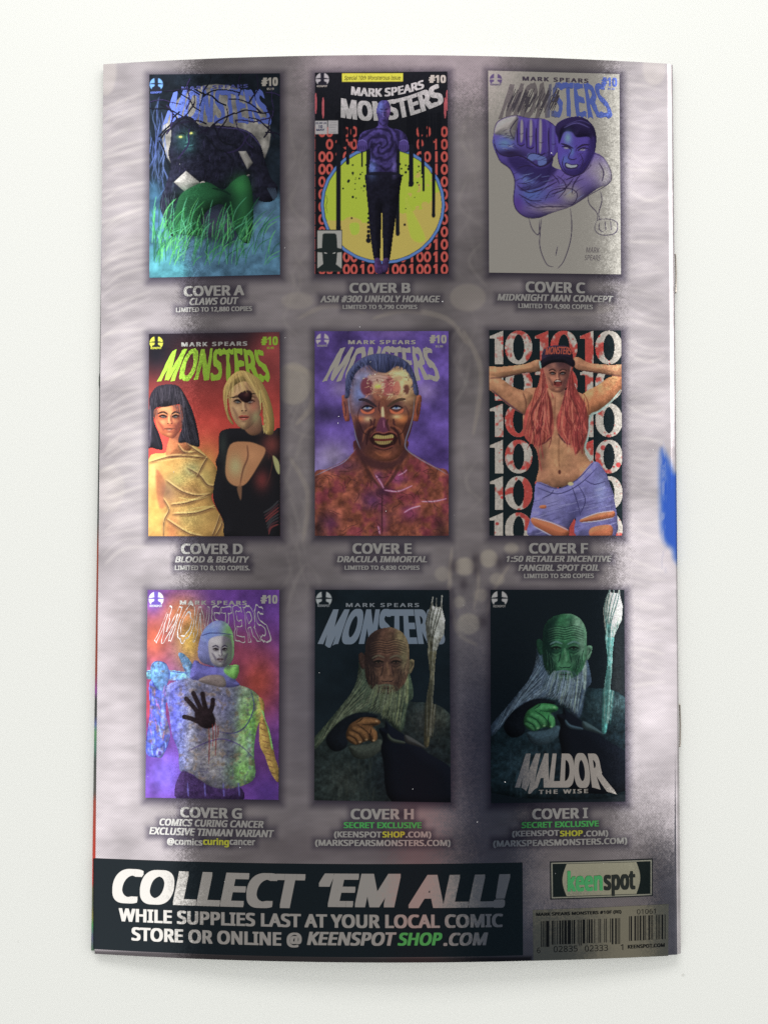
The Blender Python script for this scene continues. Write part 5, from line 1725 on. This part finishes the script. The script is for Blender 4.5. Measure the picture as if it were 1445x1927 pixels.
def glyphs(text, italic=0, bold=.035, outline=0.0, spacing=1.0, cuts=0):
    """flat triangulated lettering: x, y in ems, z in metres; heavy weights are struck several times, each strike
    a hair above the last, a little aside"""
    key = (text, italic, bold, outline, spacing, cuts)
    if key in _cache:
        return _cache[key]
    cu = bpy.data.curves.new('lettering', 'FONT')
    cu.body = text
    cu.size = 1
    if FONT:
        cu.font = FONT
    cu.shear = .20 if italic else 0
    cu.space_character = spacing * (1 + bold * .9)
    cu.resolution_u = 3
    cu.dimensions = '2D'
    if outline:
        cu.offset = bold * .6
        cu.fill_mode = 'NONE'
        cu.dimensions = '3D'
        cu.bevel_depth = outline
        cu.bevel_resolution = 0
    ob = bpy.data.objects.new('lettering', cu)
    COL.objects.link(ob)
    dg = bpy.context.evaluated_depsgraph_get()
    dg.update()
    me = bpy.data.meshes.new_from_object(ob.evaluated_get(dg))
    bpy.data.objects.remove(ob)
    bpy.data.curves.remove(cu)
    bm = bmesh.new()
    bm.from_mesh(me)
    bpy.data.meshes.remove(me)
    bmesh.ops.remove_doubles(bm, verts=bm.verts[:], dist=1e-5)
    bmesh.ops.triangulate(bm, faces=bm.faces[:])
    for _ in range(cuts):
        es = [e for e in bm.edges if e.calc_length() > .07]
        if es:
            bmesh.ops.subdivide_edges(bm, edges=es, cuts=1)
            bmesh.ops.triangulate(bm, faces=bm.faces[:])
    bm.verts.index_update()
    V = np.array([v.co[:] for v in bm.verts])
    T = np.array([[v.index for v in f.verts] for f in bm.faces])
    n = np.array([f.normal.z for f in bm.faces])
    bm.free()
    if outline:
        V[:, 2] *= .0002
    else:
        T[n < 0] = T[n < 0][:, ::-1]
        V[:, 2] = 0
        if bold:
            r = bold
            sh = [(fx * r, fy * r * .45) for fy in (0, 1, -1) for fx in (0, -1, 1, -.5, .5)]
            m = len(V)
            V = np.concatenate([V + (dx, dy, i * 6e-7) for i, (dx, dy) in enumerate(sh)])
            T = np.concatenate([T + i * m for i in range(len(sh))])
    _cache[key] = (V, T)
    return V, T


_caph = {}


def cap_height(bold, italic):
    if (bold,) not in _caph:
        V, T = glyphs('H', 0, bold)
        _caph[(bold,)] = (V[:, 1].min(), V[:, 1].max())
    return _caph[(bold,)]


def letter_mesh(name, items, mat, parent, off, metal=1.0):
    """items: (V page coords (n,2), zextra, T, rgb)"""
    VV, TT, CC, n = [], [], [], 0
    for P, ze, T, rgb in items:
        VV.append(lift(P[:, 0], P[:, 1], off + ze))
        TT.append(T + n)
        CC.append(np.broadcast_to(ink(rgb), (len(P), 3)))
        n += len(P)
    V = np.concatenate(VV)
    me = fast_mesh(name, V, np.concatenate(TT))
    if len(me.vertices) == len(V):
        surf_normals(me, V[:, 0])
    set_ink(me, np.concatenate(CC)[:len(me.vertices)], metal)
    return link(name, me, mat, parent)


def line_item(text, x0, x1, top, base, italic=0, rgb=FOIL_GREY, bold=.035, spacing=1.0):
    """straight line of lettering between photo pixels x0..x1, capitals from top to base"""
    V, T = glyphs(text, italic, bold, 0, spacing)
    lo, hi = cap_height(bold, italic)
    xc = (x0 + x1) / 2
    _, yb = page(xc, base)
    _, yt = page(xc, top)
    ax, _ = page(x0, base)
    bx, _ = page(x1, base)
    u = (V[:, 0] - V[:, 0].min()) / np.ptp(V[:, 0])
    v = (V[:, 1] - lo) / (hi - lo)
    return np.stack([ax + (bx - ax) * u, yb + (yt - yb) * v], -1), V[:, 2], T, rgb


def warp_item(text, fn, rgb, bold=.04, italic=0, outline=0.0, jag=0.0, seed=1, spacing=.98, cuts=3, zs=0):
    """lettering bent by fn(u, v) -> photo pixels"""
    V, T = glyphs(text, italic, bold, outline, spacing, cuts)
    lo, hi = cap_height(bold, 0)
    u = (V[:, 0] - V[:, 0].min()) / np.ptp(V[:, 0])
    v = (V[:, 1] - lo) / (hi - lo)
    if jag:
        u = u + jag * .16 * (fbm(V[:, 0] * 10, V[:, 1] * 10, 1.1, seed, 2) - .5)
        v = v + jag * (fbm(V[:, 0] * 10 + 50, V[:, 1] * 10, 1.1, seed + 7, 2) - .5)
    px, py = fn(u, v)
    x, y = page(px, py)
    if callable(rgb):
        rgb = rgb(u)
    return np.stack([x, y], -1), V[:, 2], T, rgb


# ------------------------------------------------------------------ nine printed covers
PITCH = 1.05
L_PANEL, L_TITLE, L_FIG, L_TOP = .00004, .00007, .00010, .00013


def panel_grid(k):
    q = np.array(PANELS[k])
    w, h = np.ptp(q[:, 0]), np.ptp(q[:, 1])
    nx, ny = int(w / PITCH), int(h / PITCH)
    u, v = np.meshgrid(np.linspace(0, 1, nx), np.linspace(0, 1, ny))
    u, v = u[..., None], v[..., None]
    P = (q[0] * (1 - u) + q[1] * u) * (1 - v) + (q[3] * (1 - u) + q[2] * u) * v
    return P[..., 0], P[..., 1]


def cut_mesh(name, PX, PY, rgb, mask, off, mat, parent, metal):
    ny, nx = PX.shape
    x, y = page(PX, PY)
    V = lift(x, y, off).reshape(-1, 3)
    F = grid_faces(ny, nx)
    if mask is not None:
        F = F[(mask.ravel()[F].mean(1) > .5)]
        used, inv = np.unique(F, return_inverse=True)
        F = inv.reshape(-1, 4)
        V = V[used]
        c = rgb.reshape(-1, 3)[used]
    else:
        c = rgb.reshape(-1, 3)
    me = fast_mesh(name, V, F)
    surf_normals(me, V[:, 0])
    set_ink(me, ink(np.clip(c, 0, 255)), metal)
    return link(name, me, mat, parent)


def fan(k, tl, tr, bl, br, top, base, arch=0.0, wave=None):
    """bend for a title that spreads towards its foot (crop pixels of panel k)"""
    o = CROP[k]

    def fn(u, v):
        xt = tl + (tr - tl) * u
        xb = bl + (br - bl) * u
        x = xb + (xt - xb) * v
        y = base + (top - base) * v - arch * (1 - (2 * u - 1) ** 2)
        if wave is not None:
            x, y = wave(u, v, x, y)
        return o[0] + x * o[2], o[1] + y * o[2]
    return fn


PANEL_OBJ = {}
for k in 'ABCDEFGHI':
    PX, PY = panel_grid(k)
    o = CROP[k]
    A = Art((PX - o[0]) / o[2], (PY - o[1]) / o[2], (20, 26, 32))
    metal = PAINT[k](A) or .9
    po = cut_mesh('printed_cover', PX, PY, A.base.rgb, None, L_PANEL, M_PRINT, book, metal)
    po['label'] = PL[k]
    PANEL_OBJ[k] = po
    for i, L in enumerate(A.figs):
        if (L.a > .5).sum() > 12:
            cut_mesh(getattr(A, 'fignames', ['figure'] * 9)[i], PX, PY, L.rgb, (L.a > .42).astype(float), L_FIG + i * .00002, M_PRINT, po, metal)


def words(k, *items, name='lettering', off=L_TITLE, metal=1.0):
    return letter_mesh(name, items, M_BARE, PANEL_OBJ[k], off, metal)


def cl(k, text, x0, x1, top, base, italic=0, rgb=FOIL_GREY, bold=.035, spacing=1.0):
    a = cp(k, x0, top)
    b = cp(k, x1, base)
    return line_item(text, a[0], b[0], a[1], b[1], italic, rgb, bold, spacing)


BLUE = (78, 98, 178)
G1 = (162, 158, 150)
# A
words('A', warp_item('MONSTERS', fan('A', 610, 1190, 545, 1255, 315, 530, 12), BLUE, jag=.13, seed=3), name='title')
words('A', cl('A', 'MARK SPEARS', 660, 1090, 278, 300, 0, (66, 72, 130), .05, 1.25), name='author_name')
words('A', cl('A', '#10', 1177, 1284, 228, 282, 0, G1, .06), name='issue_number')
words('A', cl('A', '$5.99', 1213, 1258, 294, 308, 0, G1, .03), name='price')


# B
def wave_b(u, v, x, y):
    return x, y + 40 * np.sin(u * 3.0) * (1) - 105 * u * u + 12


words('B', warp_item('MONSTERS', fan('B', 292, 945, 290, 985, 362, 492, 0, wave_b), (196, 196, 196), bold=.06, cuts=2), name='title')
words('B', warp_item('MARK SPEARS', fan('B', 362, 845, 358, 850, 296, 352, 0, lambda u, v, x, y: (x, y + 22 * np.sin(u * 3) - 48 * u * u)), (190, 190, 190), bold=.05, cuts=2), name='author_name')
words('B', cl('B', '#10', 880, 995, 220, 272, 0, G1, .06), name='issue_number')
words('B', cl('B', 'Special 10th Monsterous Issue', 314, 690, 224, 250, 1, (60, 52, 20), .01), name='strapline', metal=.3)
words('B', cl('B', '10', 140, 168, 556, 576, 0, (40, 42, 60), .05), cl('B', 'MAY', 126, 182, 580, 594, 0, (40, 42, 60), .05), cl('B', '$5.99 US', 122, 194, 536, 548, 0, (40, 42, 60), .03), name='date_lettering', metal=.3)
# C
def half_inked(u):
    k = np.clip((u - .40) / .14, 0, 1)[:, None]
    return np.array((112, 106, 108)) * (1 - k) + np.array(BLUE) * k


words('C', warp_item('MONSTERS', fan('C', 300, 890, 228, 950, 265, 480, 8), half_inked, jag=.13, seed=5), name='title')
words('C', cl('C', 'MARK SPEARS', 378, 795, 222, 248, 0, (74, 66, 82), .05, 1.25), name='author_name')
words('C', cl('C', '#10', 876, 976, 222, 278, 0, BLUE, .06), name='issue_number')
words('C', cl('C', '$5.99', 917, 960, 288, 300, 0, BLUE, .03), name='price')
words('C', cl('C', 'MARK', 780, 868, 1296, 1330, 1, (98, 90, 100), 0), cl('C', 'SPEARS', 770, 872, 1345, 1378, 1, (98, 90, 100), 0), name='signature')
# D
words('D', warp_item('MONSTERS', fan('D', 605, 1185, 505, 1248, 238, 438, 8), (136, 184, 44), jag=.12, seed=7), name='title')
words('D', cl('D', 'MARK SPEARS', 660, 1086, 184, 211, 0, FOIL_GREY, .05, 1.25), name='author_name')
words('D', cl('D', '#10', 1175, 1284, 150, 205, 0, (136, 184, 44), .06), name='issue_number')
words('D', cl('D', '$5.99', 1213, 1258, 216, 230, 0, (136, 184, 44), .03), name='price')
# E
words('E', warp_item('MONSTERS', fan('E', 300, 930, 178, 1000, 240, 470, 6), G1, jag=.12, seed=9), name='title')
words('E', cl('E', 'MARK SPEARS', 353, 822, 186, 214, 0, G1, .05, 1.25), name='author_name')
words('E', cl('E', '#10', 918, 1038, 150, 208, 0, G1, .06), name='issue_number')
words('E', cl('E', '$5.99', 960, 1012, 222, 237, 0, G1, .03), name='price')
# F
words('F', warp_item('MONSTERS', fan('F', 528, 690, 522, 684, 216, 262, 6), (176, 84, 66), jag=.08, seed=2, cuts=2), name='cap_lettering', off=L_TOP + .00002)
# G
words('G', warp_item('MONSTERS', fan('G', 580, 1185, 485, 1250, 215, 440, 6), (190, 190, 188), outline=.012, jag=.16, seed=11), name='title')
words('G', cl('G', 'MARK SPEARS', 650, 1083, 173, 200, 0, FOIL_GREY, .05, 1.25), name='author_name')
words('G', cl('G', '#10', 1172, 1282, 137, 192, 0, FOIL_GREY, .06), name='issue_number')
# H
words('H', warp_item('MONSTERS', fan('H', 240, 935, 135, 1000, 238, 470, 0, lambda u, v, x, y: (x, y + 26 * np.exp(-((u - .09) / .03) ** 2) * np.clip(.5 - v, 0, .5) * 2)), (120, 132, 146), bold=.06, cuts=2), name='title')
words('H', cl('H', 'MARK SPEARS', 325, 815, 196, 222, 0, (128, 134, 140), .03, 1.3), name='author_name')
# I


def blade(u, v, x, y):
    low = np.clip(.55 - v, 0, .55) / .55
    r = np.clip((u - .86) / .14, 0, 1) * low
    l = np.exp(-((u - .16) / .05) ** 2) * low
    return x + 70 * r, y + 44 * r + 40 * l


words('I', warp_item('MALDOR', fan('I', 400, 860, 330, 905, 1135, 1350, 0, blade), (156, 150, 144), bold=.06, cuts=2), name='title', off=L_TOP)
words('I', cl('I', 'THE WISE', 480, 792, 1362, 1388, 0, (150, 146, 140), .04, 1.3), name='subtitle', off=L_TOP)
for k, x0, x1, a, b, c in (('A', 462, 534, 318, 330, BLUE), ('B', 130, 200, 288, 300, G1), ('C', 174, 244, 262, 272, (80, 66, 110)), ('D', 462, 532, 217, 230, (172, 184, 44)), ('E', 137, 210, 218, 232, G1),
                           ('G', 456, 536, 200, 214, (200, 200, 204)), ('H', 135, 217, 206, 221, (140, 146, 150)), ('I', 194, 272, 197, 211, (150, 150, 148))):
    words(k, cl(k, 'KEENSPOT', x0, x1, a, b, 0, c, .03), name='emblem_lettering')

# ------------------------------------------------------------------ captions
for k, rows in CAPTIONS:
    main = [cl(k, t, x0, x1, a, b, it, FOIL_GREY, .045) for t, x0, x1, a, b, it, c in rows if c is None]
    co = letter_mesh('caption', main, M_BARE, book, L_PANEL)
    hi = [cl(k, t, x0, x1, a, b, it, c, .045) for t, x0, x1, a, b, it, c in rows if c is not None]
    for h in hi:
        letter_mesh('coloured_word', [h], M_BARE, co, L_PANEL)


# ------------------------------------------------------------------ banner, badge, barcode
def sheet_print(name, quad, rgb, off, metal, parent, n=40, m=8, mat=None):
    q = np.array(quad, float)
    u, v = np.meshgrid(np.linspace(0, 1, n), np.linspace(0, 1, m))
    u, v = u[..., None], v[..., None]
    P = (q[0] * (1 - u) + q[1] * u) * (1 - v) + (q[3] * (1 - u) + q[2] * u) * v
    # edges run straight across the page, so bend the sides with the bow of the page
    x, y = page(P[..., 0], P[..., 1])
    qx, qy = page(q[:, 0], q[:, 1])
    y = (qy[0] * (1 - u[..., 0]) + qy[1] * u[..., 0]) * (1 - v[..., 0]) + (qy[3] * (1 - u[..., 0]) + qy[2] * u[..., 0]) * v[..., 0]
    V = lift(x, y, off).reshape(-1, 3)
    me = fast_mesh(name, V, grid_faces(m, n))
    surf_normals(me, V[:, 0])
    set_ink(me, ink(rgb), metal)
    return link(name, me, mat or M_PRINT, parent)


BLACK = (9, 17, 22)
ban = sheet_print('sales_banner', [(176.2, 1614.9), (982.8, 1623), (983.7, 1797.7), (176.2, 1786)], BLACK, L_PANEL, .6, book, 120, 20)
LT = (150, 147, 143)
letter_mesh('headline', [line_item('COLLECT', 212, 575, 1641, 1705, 1, LT, .055), line_item("\u2018EM", 600, 754, 1644, 1707, 1, LT, .055),
                         line_item('ALL!', 768, 960, 1646, 1708, 1, LT, .055)], M_BARE, ban, L_TITLE)
letter_mesh('lettering', [line_item('WHILE SUPPLIES LAST AT YOUR LOCAL COMIC', 224, 946, 1720, 1745, 0, LT, .045),
                          line_item('STORE OR ONLINE @', 248, 568, 1751, 1776, 0, LT, .045),
                          line_item('KEENSPOT', 578, 746, 1754, 1779, 1, LT, .045), line_item('.COM', 834, 918, 1755, 1779, 1, LT, .045)], M_BARE, ban, L_TITLE)
letter_mesh('coloured_word', [line_item('SHOP', 748, 832, 1755, 1779, 1, GREEN, .045)], M_BARE, ban, L_TITLE)


def K(x, y):
    return cp('K', x, y)


badge = sheet_print('publisher_badge', [K(791, 74), K(1250, 60), K(1250, 228), K(793, 244)], (22, 26, 30), L_PANEL, .7, book, 60, 8)
sheet_print('frame_line', [K(797, 79), K(1245, 66), K(1245, 223), K(799, 238)], (150, 150, 134), L_TITLE, .97, badge, 60, 8)
sheet_print('badge_field', [K(803, 84), K(1239, 72), K(1239, 217), K(805, 232)], (16, 24, 24), L_FIG, .7, badge, 60, 8)


u, v = np.meshgrid(np.linspace(0, 1, 40), np.linspace(0, 1, 13))
xa = 866 - 19 * np.sin(math.pi * v)
xb = 1176 + 17 * np.sin(math.pi * v)
xx = xa + (xb - xa) * u
tilt = (xx - 803) / 436
yy = (86 - 12 * tilt) * (1 - v) + (230 - 15 * tilt) * v
x, y = page(*K(xx, yy))
V = lift(x, y, L_FIG + .00002).reshape(-1, 3)
me = fast_mesh('badge_disc', V, grid_faces(13, 40))
surf_normals(me, V[:, 0])
set_ink(me, ink((156, 154, 132)), .97)
link('badge_disc', me, M_BARE, badge)


def badge_word(text, x0, x1, y_base, cap_px, rgb):
    P, z, T, c = line_item(text, *[K(x0, 0)[0], K(x1, 0)[0]], K(0, y_base - cap_px)[1], K(0, y_base)[1], 0, rgb, .05)
    return P, z, T, c


letter_mesh('badge_lettering', [badge_word('keen', 869, 1026, 204, 86, (46, 116, 68)), badge_word('spot', 1031, 1171, 198, 86, (26, 30, 28))], M_BARE, badge, L_FIG + .00014, .5)

bar = sheet_print('barcode_label', [K(715, 290), K(1320, 263), K(1318, 494), K(718, 516)], (134, 130, 112), L_PANEL, 1.0, book, 60, 12)
INK = (5, 6, 7)
a = K(730, 297)
b = K(1110, 311)
letter_mesh('label_lettering', [
    line_item('MARK SPEARS MONSTERS #10F (RI)', a[0], b[0], a[1], b[1], 0, INK, .05),
    line_item('01061', K(1179, 0)[0], K(1262, 0)[0], K(0, 286)[1], K(0, 307)[1], 0, INK, .0),
    line_item('KEENSPOT.COM', K(1138, 0)[0], K(1303, 0)[0], K(0, 442)[1], K(0, 458)[1], 0, INK, .045),
    line_item('6', K(734, 0)[0], K(749, 0)[0], K(0, 458)[1], K(0, 482)[1], 0, INK, .0),
    line_item('02835', K(808, 0)[0], K(915, 0)[0], K(0, 450)[1], K(0, 476)[1], 0, INK, .0),
    line_item('02333', K(947, 0)[0], K(1050, 0)[0], K(0, 447)[1], K(0, 473)[1], 0, INK, .0),
    line_item('1', K(1106, 0)[0], K(1118, 0)[0], K(0, 443)[1], K(0, 468)[1], 0, INK, .0)], M_BARE, bar, L_TITLE, .2)

LC = ['0001101', '0011001', '0010011', '0111101', '0100011', '0110001', '0101111', '0111011', '0110111', '0001011']


def flip(s):
    return ''.join('1' if c == '0' else '0' for c in s)


def bars(name, bits, x0, x1, y_top, y_bot, tall, dy, parent):
    VV, FF, CC = [], [], []
    n = len(bits)
    i = 0
    c = 0
    while i < n:
        if bits[i] == '0':
            i += 1
            continue
        j = i
        while j < n and bits[j] == '1':
            j += 1
        xa = x0 + (x1 - x0) * i / n
        xb = x0 + (x1 - x0) * (j - .12) / n
        low = y_bot + (9 if i in tall else 0)
        t = (xa - x0) / (x1 - x0)
        m = 8
        for r in range(m):
            f = r / (m - 1)
            y = (y_top + dy * t) * (1 - f) + (low + dy * t) * f
            for x in (xa, xb):
                X_, Y_ = page(*K(x, y))
                VV.append(lift(np.array([X_]), np.array([Y_]), L_TITLE)[0])
        for r in range(m - 1):
            FF.append([c + 2 * r, c + 2 * r + 2, c + 2 * r + 3, c + 2 * r + 1])
        c += 2 * m
        i = j
    V = np.array(VV)
    me = fast_mesh(name, V, np.array(FF))
    surf_normals(me, V[:, 0])
    set_ink(me, ink(INK), .2)
    return link(name, me, M_BARE, parent)


num = '602835023331'
upc = '101' + ''.join(LC[int(c)] for c in num[:6]) + '01010' + ''.join(flip(LC[int(c)]) for c in num[6:]) + '101'
bars('barcode_bars', upc, 752, 1104, 340, 446, set(list(range(0, 10)) + list(range(45, 50)) + list(range(85, 95))), -14, bar)
pat = 'LLGLG'   # five-digit supplement
sup = '01011'
for i, ch in enumerate('01061'):
    s = LC[int(ch)]
    if i in (1, 3):
        s = flip(s)[::-1]
    sup += ('01' if i else '') + s
bars('supplement_bars', sup, 1140, 1306, 318, 428, set(), -9, bar)

# ------------------------------------------------------------------ dust lying on the foil
rnd = random.Random(12)
VV, FF = [], []
for i in range(34):
    x = rnd.uniform(-W / 2 + .002, W / 2 - .004)
    y = rnd.uniform(-H / 2 + .002, H / 2 - .002)
    r = rnd.choice((.00006, .00008, .0001, .00012, .00016)) * rnd.uniform(.7, 1.1)
    e = rnd.choice((1, 1, 1, 1.8))
    a0 = rnd.uniform(0, 3)
    z = float(zf(x)) + .00018
    c = len(VV)
    for a in range(6):
        t = a0 + a * math.pi / 3
        px, py = r * e * math.cos(t), r * math.sin(t)
        VV.append((x + px * math.cos(a0) - py * math.sin(a0), y + px * math.sin(a0) + py * math.cos(a0), z))
    VV.append((x, y, z + r * .8))
    for a in range(6):
        FF.append((c + a, c + (a + 1) % 6, c + 6))
me = fast_mesh('dust_specks', np.array(VV), np.array(FF))
dust = link('dust_specks', me, M_DUST)
dust['kind'] = 'stuff'
dust['label'] = 'tiny pale dust specks scattered over the foil back cover'
dust['category'] = 'dust'
